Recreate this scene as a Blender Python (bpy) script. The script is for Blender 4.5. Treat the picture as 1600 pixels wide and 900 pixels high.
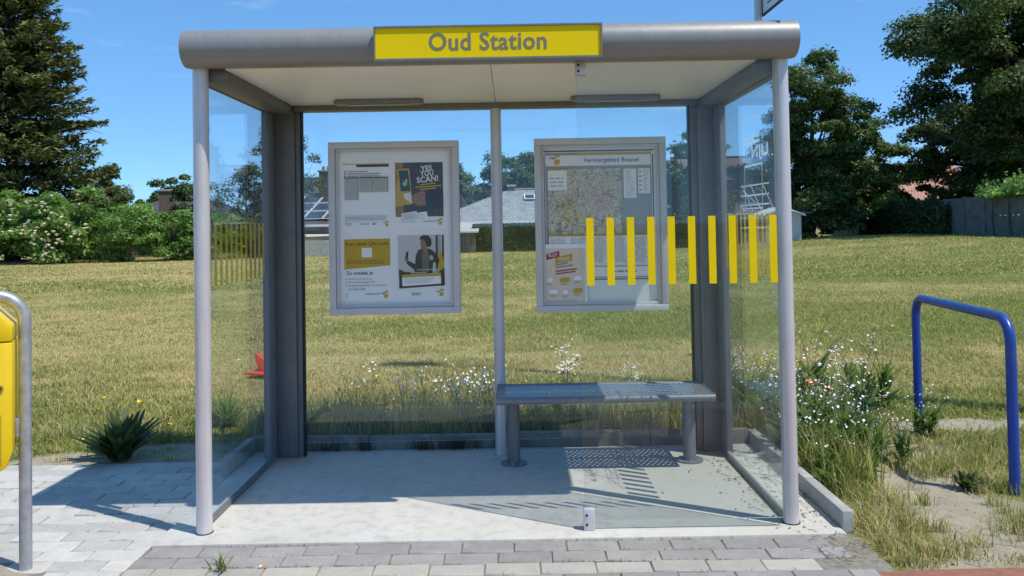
import bpy, bmesh, math, random
import numpy as np
from mathutils import Matrix, Vector

for _o in list(bpy.data.objects):
    bpy.data.objects.remove(_o)
scene = bpy.context.scene
COL = scene.collection
rad = math.radians

# ------------------------------------------------------------------ camera
cam_data = bpy.data.cameras.new('camera')
cam = bpy.data.objects.new('camera', cam_data)
COL.objects.link(cam)
scene.camera = cam
cam_data.sensor_width = 36.0
cam_data.lens = 1300 / 1600 * 36.0
cam_data.shift_y = -130 / 1600
cam_data.clip_start = 0.05
cam_data.clip_end = 3000
cam.matrix_world = (Matrix.Translation((0.093, -4.1, 1.517)) @ Matrix.Rotation(rad(90 + 1.33), 4, 'X')
                    @ Matrix.Rotation(rad(-1.0), 4, 'Z'))

# ------------------------------------------------------------------ sky and sun
SUN = Vector((0.48, -0.27, 1.0)).normalized()
world = bpy.data.worlds.new('World')
scene.world = world
world.use_nodes = True
wn = world.node_tree.nodes
wl = world.node_tree.links
bg = wn['Background']
sky = wn.new('ShaderNodeTexSky')
sky.sky_type = 'NISHITA'
sky.sun_disc = False
sky.sun_elevation = math.asin(SUN.z)
sky.sun_rotation = math.atan2(SUN.x, SUN.y)
sky.altitude = 50
sky.air_density = 0.52
sky.dust_density = 0.0
sky.ozone_density = 7.0
hs = wn.new('ShaderNodeHueSaturation')
hs.inputs['Saturation'].default_value = 1.12
gm = wn.new('ShaderNodeGamma')                      # evens out the brightening towards the horizon
gm.inputs['Gamma'].default_value = 0.5
tint = wn.new('ShaderNodeMix')
tint.data_type = 'RGBA'
tint.blend_type = 'MULTIPLY'
tint.inputs[0].default_value = 1.0
tint.inputs[7].default_value = (0.96, 1.42, 1.80, 1)
wl.new(sky.outputs[0], hs.inputs['Color'])
wl.new(hs.outputs[0], gm.inputs['Color'])
wl.new(gm.outputs[0], tint.inputs[6])
# thin high cirrus
tcw = wn.new('ShaderNodeTexCoord')
mpw = wn.new('ShaderNodeMapping')
mpw.inputs['Scale'].default_value = (2.2, 2.2, 14.0)
mpw.inputs['Rotation'].default_value = (0.0, rad(12), 0.0)
nzw = wn.new('ShaderNodeTexNoise')
nzw.inputs['Scale'].default_value = 2.6
nzw.inputs['Detail'].default_value = 8
nzw.inputs['Roughness'].default_value = 0.62
nzw.inputs['Distortion'].default_value = 0.5
rpw = wn.new('ShaderNodeValToRGB')
rpw.color_ramp.elements[0].position = 0.60
rpw.color_ramp.elements[0].color = (0, 0, 0, 1)
rpw.color_ramp.elements[1].position = 0.80
rpw.color_ramp.elements[1].color = (0.26, 0.26, 0.26, 1)
cir = wn.new('ShaderNodeMix')
cir.data_type = 'RGBA'
cir.inputs[7].default_value = (3.6, 3.8, 4.1, 1)
wl.new(tcw.outputs['Generated'], mpw.inputs['Vector'])
wl.new(mpw.outputs[0], nzw.inputs['Vector'])
wl.new(nzw.outputs[0], rpw.inputs[0])
wl.new(rpw.outputs[0], cir.inputs[0])
wl.new(tint.outputs[2], cir.inputs[6])
wl.new(cir.outputs[2], bg.inputs['Color'])
bg.inputs['Strength'].default_value = 0.15
sun_data = bpy.data.lights.new('sun', 'SUN')
sun_data.energy = 2.8
sun_data.angle = rad(0.53)
sun_data.color = (1.0, 0.94, 0.845)
sun = bpy.data.objects.new('sun', sun_data)
COL.objects.link(sun)
sun.rotation_euler = SUN.to_track_quat('Z', 'Y').to_euler()
sun.location = (6, -4, 12)

scene.view_settings.view_transform = 'Standard'
scene.view_settings.look = 'None'
scene.view_settings.exposure = 0.74
scene.view_settings.gamma = 1.0
scene.cycles.transparent_max_bounces = 40
scene.cycles.max_bounces = 8
scene.cycles.sample_clamp_indirect = 6.0

# ------------------------------------------------------------------ helpers
rng = np.random.default_rng(11)
random.seed(5)


def tag(o, label=None, cat=None, group=None, kind=None):
    if label: o['label'] = label
    if cat: o['category'] = cat
    if group: o['group'] = group
    if kind: o['kind'] = kind
    return o


def link(o, parent=None):
    COL.objects.link(o)
    if parent is not None:
        o.parent = parent
        top = parent
        loc = Vector((0, 0, 0))
        while top is not None:
            if top.type == 'EMPTY':
                loc = loc + top.location
            top = top.parent
        if parent.type == 'EMPTY':
            o.matrix_parent_inverse = Matrix.Translation(-loc)
    return o


def thing(name, label, cat, loc=(0, 0, 0), group=None):
    o = bpy.data.objects.new(name, None)
    o.empty_display_size = 0.1
    o.location = loc
    COL.objects.link(o)
    return tag(o, label, cat, group)


def copy_tree(o, parent=None):
    c = o.copy()
    COL.objects.link(c)
    if parent is not None:
        c.parent = parent
    for ch in list(o.children):
        copy_tree(ch, c)
    return c


class MB:
    """collects shapes, builds one mesh object"""
    def __init__(s):
        s.v = []; s.f = []; s.m = []

    def add(s, vs, fs, mi=0):
        b = len(s.v)
        s.v += [tuple(p) for p in vs]
        for f in fs:
            s.f.append([i + b for i in f]); s.m.append(mi)
        return s

    def box(s, x0, x1, y0, y1, z0, z1, mi=0):
        return s.add([(x0, y0, z0), (x1, y0, z0), (x1, y1, z0), (x0, y1, z0), (x0, y0, z1), (x1, y0, z1), (x1, y1, z1), (x0, y1, z1)],
                     [(0, 3, 2, 1), (4, 5, 6, 7), (0, 1, 5, 4), (1, 2, 6, 5), (2, 3, 7, 6), (3, 0, 4, 7)], mi)

    def poly(s, pts, mi=0):
        return s.add(pts, [tuple(range(len(pts)))], mi)

    def prism(s, pts, d, mi=0):
        """polygon pts extruded by vector d"""
        n = len(pts)
        q = [tuple(np.add(p, d)) for p in pts]
        fs = [tuple(range(n))[::-1], tuple(range(n, 2 * n))]
        fs += [(i, (i + 1) % n, n + (i + 1) % n, n + i) for i in range(n)]
        return s.add(list(pts) + q, fs, mi)

    def tube(s, path, r, n=12, mi=0, caps=True):
        path = [Vector(p) for p in path]
        rs = r if isinstance(r, (list, tuple)) else [r] * len(path)
        ref = None
        vs = []
        for i, p in enumerate(path):
            a = path[max(i - 1, 0)]; b = path[min(i + 1, len(path) - 1)]
            t = (b - a).normalized()
            if ref is None:
                ref = Vector((0, 0, 1)) if abs(t.z) < 0.9 else Vector((1, 0, 0))
            u = (ref - t * ref.dot(t)).normalized()
            ref = u
            w = t.cross(u)
            for k in range(n):
                an = 2 * math.pi * k / n
                vs.append(p + (u * math.cos(an) + w * math.sin(an)) * rs[i])
        fs = []
        for i in range(len(path) - 1):
            for k in range(n):
                k2 = (k + 1) % n
                fs.append((i * n + k, i * n + k2, (i + 1) * n + k2, (i + 1) * n + k))
        if caps:
            fs.append(tuple(range(n))[::-1])
            fs.append(tuple(range((len(path) - 1) * n, len(path) * n)))
        return s.add(vs, fs, mi)

    def disc(s, c, r, n=20, mi=0, ry=None):
        """flat disc in the XZ plane facing -Y"""
        ry = ry or r
        return s.poly([(c[0] + r * math.cos(2 * math.pi * k / n), c[1], c[2] + ry * math.sin(2 * math.pi * k / n)) for k in range(n)], mi)

    def build(s, name, mats, parent=None, bevel=0.0, seg=2, smooth=None):
        me = bpy.data.meshes.new(name)
        me.from_pydata(s.v, [], s.f)
        if not isinstance(mats, (list, tuple)):
            mats = [mats]
        for m in mats:
            me.materials.append(m)
        if len(mats) > 1:
            me.polygons.foreach_set('material_index', s.m)
        if bevel:
            bm = bmesh.new(); bm.from_mesh(me)
            ed = [e for e in bm.edges if len(e.link_faces) == 2 and e.calc_face_angle(0) > 0.5]
            bmesh.ops.bevel(bm, geom=ed, offset=bevel, segments=seg, affect='EDGES', profile=0.5, clamp_overlap=True)
            bm.to_mesh(me); bm.free()
        me.validate()
        if smooth is None:
            smooth = bool(bevel)
        if smooth:
            me.shade_smooth()
            me.set_sharp_from_angle(angle=rad(40))
        me.update()
        o = bpy.data.objects.new(name, me)
        return link(o, parent)


def bx(name, mat, parent, x0, x1, y0, y1, z0, z1, bevel=0.0):
    return MB().box(x0, x1, y0, y1, z0, z1).build(name, mat, parent, bevel)


def arc(c, r, a0, a1, n, plane='xz'):
    out = []
    for k in range(n + 1):
        a = rad(a0 + (a1 - a0) * k / n)
        out.append((c[0] + r * math.cos(a), c[1], c[2] + r * math.sin(a)) if plane == 'xz' else (c[0], c[1] + r * math.cos(a), c[2] + r * math.sin(a)))
    return out


# ---- materials
MATS = {}


def nt_new(name):
    m = bpy.data.materials.new(name)
    m.use_nodes = True
    MATS[name] = m
    return m, m.node_tree.nodes, m.node_tree.links, m.node_tree.nodes['Principled BSDF']


def mixc(N, L, fac, a, b, mode='MIX'):
    n = N.new('ShaderNodeMix'); n.data_type = 'RGBA'; n.blend_type = mode
    for sock, v in ((n.inputs[0], fac), (n.inputs[6], a), (n.inputs[7], b)):
        if isinstance(v, bpy.types.NodeSocket): L.new(v, sock)
        elif isinstance(v, (int, float)): sock.default_value = v
        else: sock.default_value = (*v, 1) if len(v) == 3 else v
    return n.outputs[2]


def math_(N, L, op, a, b=None, clamp=False):
    n = N.new('ShaderNodeMath'); n.operation = op; n.use_clamp = clamp
    for i, v in enumerate((a, b)):
        if v is None: continue
        if isinstance(v, bpy.types.NodeSocket): L.new(v, n.inputs[i])
        else: n.inputs[i].default_value = v
    return n.outputs[0]


def noise(N, L, scale, detail=5, rough=0.6, vec=None, dist=0.0):
    n = N.new('ShaderNodeTexNoise')
    n.inputs['Scale'].default_value = scale; n.inputs['Detail'].default_value = detail
    n.inputs['Roughness'].default_value = rough; n.inputs['Distortion'].default_value = dist
    if vec is not None: L.new(vec, n.inputs['Vector'])
    return n.outputs[0]


def ramp(N, L, fac, stops):
    n = N.new('ShaderNodeValToRGB'); L.new(fac, n.inputs[0])
    cr = n.color_ramp
    while len(cr.elements) < len(stops): cr.elements.new(0.5)
    for e, (p, c) in zip(cr.elements, stops):
        e.position = p; e.color = (*c, 1) if not isinstance(c, (int, float)) else (c, c, c, 1)
    return n.outputs[0]


def objco(N, scale=None, L=None):
    tc = N.new('ShaderNodeTexCoord')
    if scale is None: return tc.outputs['Object']
    mp = N.new('ShaderNodeMapping'); mp.inputs['Scale'].default_value = scale
    L.new(tc.outputs['Object'], mp.inputs['Vector'])
    return mp.outputs[0]


def bump(N, L, h, strength, dist, P):
    b = N.new('ShaderNodeBump'); b.inputs['Strength'].default_value = strength; b.inputs['Distance'].default_value = dist
    L.new(h, b.inputs['Height']); L.new(b.outputs[0], P.inputs['Normal'])


def mat(name, col, rough=0.5, metal=0.0, var=0.0, scale=8.0, bmp=0.0, bscale=60.0, spec=0.5, rand=0.0, var2=None, streak=0.0, chip=None):
    """plain painted / mineral material with mottling, per-object variation and fine relief"""
    m, N, L, P = nt_new(name)
    P.inputs['Roughness'].default_value = rough; P.inputs['Metallic'].default_value = metal
    P.inputs['Specular IOR Level'].default_value = spec
    c = tuple(col)
    vec = objco(N)
    if var:
        f = ramp(N, L, noise(N, L, scale, 6, 0.65, vec), [(0.28, 0.0), (0.72, 1.0)])
        out = mixc(N, L, f, tuple(x * (1 - var) for x in c), var2 or tuple(min(1, x * (1 + var)) for x in c))
        r2 = noise(N, L, scale * 3, 4, 0.6, vec)
        L.new(math_(N, L, 'MULTIPLY_ADD', r2, 0.22), P.inputs['Roughness'])
        P.inputs['Roughness'].links[0].from_node.inputs[2].default_value = rough - 0.11
    else:
        rgb = N.new('ShaderNodeRGB'); rgb.outputs[0].default_value = (*c, 1); out = rgb.outputs[0]
    if streak:      # rain streaks and grime running down
        sv = noise(N, L, 1.0, 6, 0.7, objco(N, (38, 38, 1.6), L), 0.4)
        out = mixc(N, L, math_(N, L, 'MULTIPLY', ramp(N, L, sv, [(0.45, 0.0), (0.75, 1.0)]), streak), out, tuple(x * 0.35 for x in c))
        dv_ = noise(N, L, 2.3, 7, 0.7, vec, 0.8)
        out = mixc(N, L, math_(N, L, 'MULTIPLY', ramp(N, L, dv_, [(0.52, 0.0), (0.75, 1.0)]), streak * 0.8), out, (0.30, 0.27, 0.22))
    if chip:        # scuffs and chips
        cv = noise(N, L, 34, 8, 0.75, vec, 0.3)
        out = mixc(N, L, ramp(N, L, cv, [(0.64, 0.0), (0.69, 0.85)]), out, chip)
    if rand:
        oi = N.new('ShaderNodeObjectInfo')
        k = math_(N, L, 'MULTIPLY_ADD', oi.outputs['Random'], 2 * rand); k.node.inputs[2].default_value = 1 - rand
        hsv = N.new('ShaderNodeHueSaturation'); L.new(k, hsv.inputs['Value']); L.new(out, hsv.inputs['Color'])
        out = hsv.outputs[0]
    L.new(out, P.inputs['Base Color'])
    if bmp:
        bump(N, L, noise(N, L, bscale, 6, 0.7, vec), bmp, 0.01, P)
    return m


silver = mat('anodised_silver', (0.66, 0.62, 0.63), 0.40, 0.35, 0.05, 5, 0.02, 200, streak=0.22)
beamgrey = mat('beam_grey', (0.27, 0.27, 0.268), 0.44, 0.18, 0.06, 3, 0.015, 250, streak=0.20)
darkgrey = mat('dark_grey_paint', (0.17, 0.172, 0.172), 0.42, 0.1, 0.12, 6, 0.02, 150, streak=0.30, chip=(0.25, 0.25, 0.25))
midgrey = mat('mid_grey_paint', (0.20, 0.21, 0.225), 0.45, 0.15, 0.10, 7, 0.03, 120, streak=0.35, chip=(0.36, 0.36, 0.36))
benchgrey = mat('bench_grey', (0.21, 0.225, 0.25), 0.40, 0.2, 0.10, 9, 0.03, 200)
rubber = mat('black_rubber', (0.012, 0.012, 0.013), 0.6)
ceil_m = mat('ceiling_cream', (0.92, 0.89, 0.80), 0.42, 0, 0.03, 2)
casegrey = mat('case_aluminium', (0.62, 0.61, 0.61), 0.45, 0.15, 0.05, 6)
board = mat('white_board', (0.94, 0.94, 0.94), 0.55, 0, 0.05, 3)
paper = mat('paper', (0.95, 0.95, 0.95), 0.7, 0, 0.03, 6)
yellow_vinyl = mat('yellow_vinyl', (0.90, 0.66, 0.004), 0.6, 0, 0.05, 5, spec=0.12)
yellow_sign = mat('yellow_sign', (0.92, 0.67, 0.004), 0.5, 0, 0.03, 4, spec=0.12, streak=0.05)
sign_text = mat('sign_text_grey', (0.21, 0.20, 0.14), 0.5)
bin_yellow = mat('bin_yellow', (0.80, 0.56, 0.006), 0.36, 0, 0.06, 6, 0.02, 80, streak=0.16)
galv = mat('galvanised', (0.42, 0.44, 0.46), 0.42, 0.55, 0.25, 22, 0.04, 90)
blue_paint = mat('blue_paint', (0.008, 0.058, 0.33), 0.32, 0, 0.03, 5, 0.02, 60, streak=0.25, chip=(0.10, 0.12, 0.22))
orange_pl = mat('orange_plastic', (0.72, 0.085, 0.02), 0.5, 0, 0.1, 9)
white_paint = mat('white_paint', (0.78, 0.78, 0.78), 0.5, 0, 0.04, 5)
ink = mat('black_ink', (0.03, 0.03, 0.035), 0.6)
greyink = mat('grey_ink', (0.28, 0.28, 0.30), 0.6)
paleink = mat('pale_ink', (0.48, 0.48, 0.50), 0.6)
beigeink = mat('beige_ink', (0.52, 0.50, 0.43), 0.6)
ochre = mat('ochre_print', (0.62, 0.38, 0.015), 0.55, 0, 0.06, 10)
redprint = mat('red_print', (0.42, 0.03, 0.07), 0.55)
peach = mat('peach_print', (0.80, 0.67, 0.54), 0.6, 0, 0.04, 6)
darkprint = mat('dark_print', (0.045, 0.042, 0.04), 0.45, 0, 0.6, 14)
skinprint = mat('skin_print', (0.34, 0.17, 0.11), 0.55, 0, 0.25, 60)
bluegrey_pr = mat('bluegrey_print', (0.42, 0.45, 0.50), 0.55, 0, 0.15, 20)
greenprint = mat('green_print', (0.05, 0.30, 0.12), 0.55)
brownprint = mat('brown_print', (0.30, 0.17, 0.05), 0.5, 0, 0.4, 18)


def glass_mat(name, tint, dirt, dirt_scale=3.0, f0=0.035):
    m, N, L, P = nt_new(name)
    N.remove(P)
    out = N['Material Output']
    tr = N.new('ShaderNodeBsdfTransparent'); tr.inputs[0].default_value = (*tint, 1)
    gl = N.new('ShaderNodeBsdfGlossy'); gl.inputs['Roughness'].default_value = 0.0
    gl.inputs['Color'].default_value = (0.95, 0.97, 1, 1)
    lw = N.new('ShaderNodeLayerWeight'); lw.inputs['Blend'].default_value = 0.5
    p5 = math_(N, L, 'POWER', lw.outputs['Facing'], 5.0)
    fr = math_(N, L, 'MULTIPLY_ADD', p5, 0.93); fr.node.inputs[2].default_value = f0
    m1 = N.new('ShaderNodeMixShader'); L.new(fr, m1.inputs[0]); L.new(tr.outputs[0], m1.inputs[1]); L.new(gl.outputs[0], m1.inputs[2])
    df = N.new('ShaderNodeBsdfDiffuse'); df.inputs[0].default_value = (0.55, 0.57, 0.55, 1)
    vec = objco(N, (1, 1, 0.55), L)
    n1 = noise(N, L, dirt_scale, 7, 0.7, vec, 0.6)
    d = ramp(N, L, n1, [(0.30, dirt * 0.35), (0.55, dirt), (0.78, dirt * 2.2)])
    n2 = noise(N, L, 1.0, 8, 0.75, objco(N, (1.1, 1.1, 46), L), 0.25)      # wiped-on smears
    n3 = noise(N, L, 1.0, 7, 0.75, objco(N, (34, 34, 1.3), L), 0.5)        # dried run-off
    sm = math_(N, L, 'ADD', ramp(N, L, n2, [(0.56, 0.0), (0.72, 1.0)]), ramp(N, L, n3, [(0.58, 0.0), (0.75, 0.8)]))
    d = math_(N, L, 'ADD', d, math_(N, L, 'MULTIPLY', sm, dirt * 2.6))
    m2 = N.new('ShaderNodeMixShader'); L.new(d, m2.inputs[0]); L.new(m1.outputs[0], m2.inputs[1]); L.new(df.outputs[0], m2.inputs[2])
    L.new(m2.outputs[0], out.inputs[0])
    return m


glass = glass_mat('shelter_glass', (0.965, 0.982, 0.98), 0.006)
glass_front = glass_mat('front_glass', (0.945, 0.965, 0.955), 0.008, 3.0, 0.02)
glass_side = glass_mat('side_glass', (0.955, 0.98, 0.985), 0.014)
glass_case = glass_mat('case_glass', (0.99, 0.99, 0.99), 0.003, 3.0, 0.015)
m, N, L, P = nt_new('yellow_frit')
P.inputs['Base Color'].default_value = (0.92, 0.68, 0.012, 1); P.inputs['Roughness'].default_value = 0.5
_t = N.new('ShaderNodeBsdfTransparent'); _t.inputs[0].default_value = (0.95, 0.8, 0.3, 1)
_x = N.new('ShaderNodeMixShader'); _x.inputs[0].default_value = 0.12
_u = N.new('ShaderNodeBsdfTranslucent'); _u.inputs[0].default_value = (0.97, 0.72, 0.03, 1)
_y = N.new('ShaderNodeMixShader'); _y.inputs[0].default_value = 0.5
L.new(P.outputs[0], _y.inputs[1]); L.new(_u.outputs[0], _y.inputs[2])
L.new(_y.outputs[0], _x.inputs[1]); L.new(_t.outputs[0], _x.inputs[2]); L.new(_x.outputs[0], N['Material Output'].inputs[0])
yellow_frit = m
m, N, L, P = nt_new('white_vinyl')
P.inputs['Base Color'].default_value = (0.85, 0.85, 0.83, 1); P.inputs['Roughness'].default_value = 0.6
_u = N.new('ShaderNodeBsdfTranslucent'); _u.inputs[0].default_value = (0.88, 0.88, 0.85, 1)
_y = N.new('ShaderNodeMixShader'); _y.inputs[0].default_value = 0.6
L.new(P.outputs[0], _y.inputs[1]); L.new(_u.outputs[0], _y.inputs[2]); L.new(_y.outputs[0], N['Material Output'].inputs[0])
white_vinyl = m
glass_edge = mat('glass_edge', (0.36, 0.47, 0.43), 0.25)


def text_mb(s, width, height, font_bold=0.0, cx=0.0, cz=0.0, y=0.0, left=None, slant=0.0, mirror=False, rot=0.0):
    """text as flat faces in the XZ plane, fitted to width x height; returns MB"""
    cu = bpy.data.curves.new('t', 'FONT'); cu.body = s; cu.offset = font_bold; cu.space_character = 1.0 + 2.2 * font_bold; cu.resolution_u = 3
    ob = bpy.data.objects.new('t', cu); COL.objects.link(ob)
    dg = bpy.context.evaluated_depsgraph_get()
    me = bpy.data.meshes.new_from_object(ob.evaluated_get(dg))
    n = len(me.vertices)
    co = np.empty(n * 3); me.vertices.foreach_get('co', co); co = co.reshape(-1, 3)
    fs = [tuple(p.vertices) for p in me.polygons]
    bpy.data.objects.remove(ob); bpy.data.curves.remove(cu); bpy.data.meshes.remove(me)
    mn, mx = co.min(0), co.max(0)
    sx = width / (mx[0] - mn[0]); sz = height / (mx[1] - mn[1]) if height else sx
    X = (co[:, 0] - mn[0]) * sx; Z = (co[:, 1] - mn[1]) * sz
    X = X + slant * Z
    if mirror: X = -X
    if left is not None:
        X = X + left; Z = Z + cz - (mx[1] - mn[1]) * sz / 2
    else:
        X = X - (X.max() + X.min()) / 2; Z = Z - (Z.max() + Z.min()) / 2
        c_, s_ = math.cos(rot), math.sin(rot)
        X, Z = X * c_ - Z * s_ + cx, X * s_ + Z * c_ + cz
    mb = MB()
    mb.add([(a, y, b) for a, b in zip(X, Z)], [f[::-1] if False else f for f in fs])
    return mb

# ================================================================== SETTING
def vnoise(x, y, seed=0):
    """smooth value noise 0..1 (numpy)"""
    xi = np.floor(x).astype(np.int64); yi = np.floor(y).astype(np.int64)
    fx = x - xi; fy = y - yi
    fx = fx * fx * (3 - 2 * fx); fy = fy * fy * (3 - 2 * fy)

    def h(a, b):
        n = (a * 374761393 + b * 668265263 + seed * 1442695041) & 0xFFFFFFFF
        n = ((n ^ (n >> 13)) * 1274126177) & 0xFFFFFFFF
        return ((n ^ (n >> 16)) & 0xFFFF) / 65535.0
    return (h(xi, yi) * (1 - fx) + h(xi + 1, yi) * fx) * (1 - fy) + (h(xi, yi + 1) * (1 - fx) + h(xi + 1, yi + 1) * fx) * fy


def fbm(x, y, seed=0, o=4):
    t = 0; a = 0.5; s = 0
    for k in range(o):
        t = t + a * vnoise(x * 2 ** k + 17 * k, y * 2 ** k + 5 * k, seed + k); s += a; a *= 0.55
    return t / s


def sstep(a, b, x):
    t = np.clip((x - a) / (b - a), 0, 1)
    return t * t * (3 - 2 * t)


SAND = [(-2.15, 1.62, .66, .36), (-2.95, 1.52, .45, .20), (2.36, .62, .42, .45), (2.33, .0, .26, .45), (3.45, 2.05, .75, .20),
        (2.72, 1.35, .28, .2), (2.2, -.36, .42, .12), (3.25, .35, .3, .3), (2.95, 1.83, .16, .12)]


def sand_mask(x, y):
    m = np.zeros_like(x)
    jx = (fbm(x * 3, y * 3, 3) - .5) * .35; jy = (fbm(x * 3, y * 3, 8) - .5) * .3
    for cx_, cy_, rx, ry in SAND:
        d = np.sqrt(((x + jx - cx_) / rx) ** 2 + ((y + jy - cy_) / ry) ** 2)
        m = np.maximum(m, 1 - sstep(.7, 1.15, d))
    return m


def dryness(x, y):
    n = fbm(x * .45, y * .8, 21, 4); n2 = fbm(x * 2.2, y * 3.0, 33, 3); n3 = fbm(x * .10, y * .22, 5, 3)
    d = 0.36 + (n - .5) * 1.2 + (n2 - .5) * .7 + (n3 - .5) * .9
    d = d + .28 * np.exp(-((y - 4.9) / .9) ** 2)                        # raked hay band behind the shelter
    d = d - .26 * np.exp(-((y - 8.2) / 2.0) ** 2) * sstep(-3, 1, x)     # greener strip
    d = d - .30 * np.exp(-((y - 2.4) / .8) ** 2)
    d = d + .20 * sstep(3, 7, y) * (1 - sstep(-5, -1.5, x))
    d = d - .14 * sstep(2, 7, x) * sstep(5, 9, y)
    d = d + .12 * sstep(16, 30, y)
    return np.clip(d, 0, 1)


def ground_z(x, y):
    z = -0.012 + 0.55 * sstep(7, 22, x) * sstep(10, 30, y)
    z = z - 1.6 * sstep(43, 52, y) * (1 - sstep(14, 26, x))
    inside = (y > 1.68) | ((x > 1.78) & (y > -.42))
    z = z + np.where(inside, (fbm(x * 1.7, y * 1.7, 77) - .5) * .035 + (fbm(x * 9, y * 9, 78, 2) - .5) * .012, -.004)
    return z


def axis(fine0, fine1, step, lo, hi, g=1.14):
    a = list(np.arange(fine0, fine1, step))
    s = step; p = a[-1]
    while p < hi:
        s *= g; p += s; a.append(p)
    s = step; p = a[0]; b = []
    while p > lo:
        s *= g; p -= s; b.append(p)
    return np.array(b[::-1] + a)


gx = axis(-4, 4.6, .06, -900, 900, 1.10)
gy = axis(-.7, 4.2, .06, -500, 1500, 1.10)
GX, GY = np.meshgrid(gx, gy)
GZ = ground_z(GX, GY)
nx, ny = len(gx), len(gy)
gv = np.stack([GX.ravel(), GY.ravel(), GZ.ravel()], 1)
ii = (np.arange(ny - 1)[:, None] * nx + np.arange(nx - 1)[None, :]).ravel()
gf = np.stack([ii, ii + 1, ii + nx + 1, ii + nx], 1)


def np_mesh(name, V, Fc, attr=None, mats=(), parent=None, smooth=False):
    """mesh object from numpy vertex and (equal-sized) face arrays, optional per-vertex colour attribute"""
    me = bpy.data.meshes.new(name)
    k = Fc.shape[1]
    me.vertices.add(len(V)); me.vertices.foreach_set('co', np.ascontiguousarray(V, np.float32).ravel())
    me.loops.add(Fc.size); me.loops.foreach_set('vertex_index', np.ascontiguousarray(Fc, np.int32).ravel())
    me.polygons.add(len(Fc)); me.polygons.foreach_set('loop_start', np.arange(0, Fc.size, k, dtype=np.int32))
    if attr is not None:
        at = me.color_attributes.new('tone', 'FLOAT_COLOR', 'POINT')
        c4 = np.ones((len(V), 4), np.float32); c4[:, :attr.shape[1]] = attr
        at.data.foreach_set('color', c4.ravel())
    for m in mats: me.materials.append(m)
    me.update(calc_edges=True); me.validate()
    if smooth: me.shade_smooth()
    o = bpy.data.objects.new(name, me)
    return link(o, parent)


def attr_node(N, name='tone'):
    a = N.new('ShaderNodeAttribute'); a.attribute_name = name
    return a


# field: soil, thatch and short grass under the blades
m, N, L, P = nt_new('field_ground')
a = attr_node(N); sp = N.new('ShaderNodeSeparateColor'); L.new(a.outputs['Color'], sp.inputs[0])
vec = objco(N)
n1 = noise(N, L, 6, 8, .7, vec); n2 = noise(N, L, 38, 6, .75, vec); n3 = noise(N, L, 150, 4, .7, vec)
g = mixc(N, L, ramp(N, L, n2, [(.3, 0.), (.7, 1.)]), (.12, .14, .034), (.26, .27, .080))
s = mixc(N, L, ramp(N, L, n2, [(.3, 0.), (.7, 1.)]), (.27, .215, .090), (.52, .435, .20))
dm = math_(N, L, 'ADD', sp.outputs[0], math_(N, L, 'MULTIPLY_ADD', n1, .9))
dm.node.inputs[1].links[0].from_node.inputs[2].default_value = -.45
c1 = mixc(N, L, ramp(N, L, dm, [(.25, 0.), (.75, 1.)]), g, s)
sd = mixc(N, L, ramp(N, L, n3, [(.3, 0.), (.75, 1.)]), (.33, .285, .21), (.53, .47, .365))
sd = mixc(N, L, ramp(N, L, n1, [(.45, 0.), (.75, .6)]), sd, (.25, .21, .15))
c1 = mixc(N, L, sp.outputs[1], c1, sd)
L.new(c1, P.inputs['Base Color']); P.inputs['Roughness'].default_value = .95; P.inputs['Specular IOR Level'].default_value = .1
hb = math_(N, L, 'ADD', n2, n3); bump(N, L, hb, .6, .02, P)
field_m = m
fa = np.stack([dryness(gv[:, 0], gv[:, 1]), sand_mask(gv[:, 0], gv[:, 1])], 1)
field = np_mesh('field', gv, gf, fa, [field_m], smooth=True)
tag(field, 'broad mown meadow with dry straw patches and bare sand', kind='structure')

# ---- concrete slab of the shelter
m, N, L, P = nt_new('slab_concrete')
vec = objco(N)
a1 = noise(N, L, 1.6, 8, .65, vec, .5); a2 = noise(N, L, 14, 8, .7, vec); a3 = noise(N, L, 120, 5, .7, vec)
c = mixc(N, L, ramp(N, L, a1, [(.32, 0.), (.68, 1.)]), (.465, .45, .405), (.575, .56, .515))
c = mixc(N, L, ramp(N, L, a2, [(.36, .45), (.52, 0.)]), c, (.31, .30, .27))
c = mixc(N, L, math_(N, L, 'MULTIPLY', a3, .25), c, (.60, .59, .57))
# dirt washed in at the right-hand end, with a shape of its own
sx = N.new('ShaderNodeSeparateXYZ'); L.new(vec, sx.inputs[0])
e = math_(N, L, 'MULTIPLY_ADD', a1, .9); e.node.inputs[2].default_value = -.45
dx = math_(N, L, 'ADD', sx.outputs[0], e)
dirt = math_(N, L, 'MULTIPLY', ramp(N, L, dx, [(.55, 0.), (.95, .55)]), ramp(N, L, a2, [(.33, 0.), (.6, 1.)]))
c = mixc(N, L, dirt, c, (.36, .35, .29))
vg = N.new('ShaderNodeTexVoronoi'); vg.inputs['Scale'].default_value = 5.5; L.new(vec, vg.inputs['Vector'])
gum = math_(N, L, 'LESS_THAN', math_(N, L, 'ADD', vg.outputs['Distance'], math_(N, L, 'MULTIPLY', a2, .12)), .125)
c = mixc(N, L, math_(N, L, 'MULTIPLY', gum, ramp(N, L, a1, [(.42, 0.), (.58, .45)])), c, (.24, .23, .21))
L.new(c, P.inputs['Base Color']); P.inputs['Roughness'].default_value = .85; P.inputs['Specular IOR Level'].default_value = .25
bump(N, L, math_(N, L, 'ADD', a3, a2), .18, .006, P)
slab_m = m
slab = MB().box(-1.663, 1.668, -.085, 1.548, -.10, .012).build('concrete_floor', slab_m, None, .008)
tag(slab, 'pale concrete floor slab under the bus shelter', kind='structure')

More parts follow.
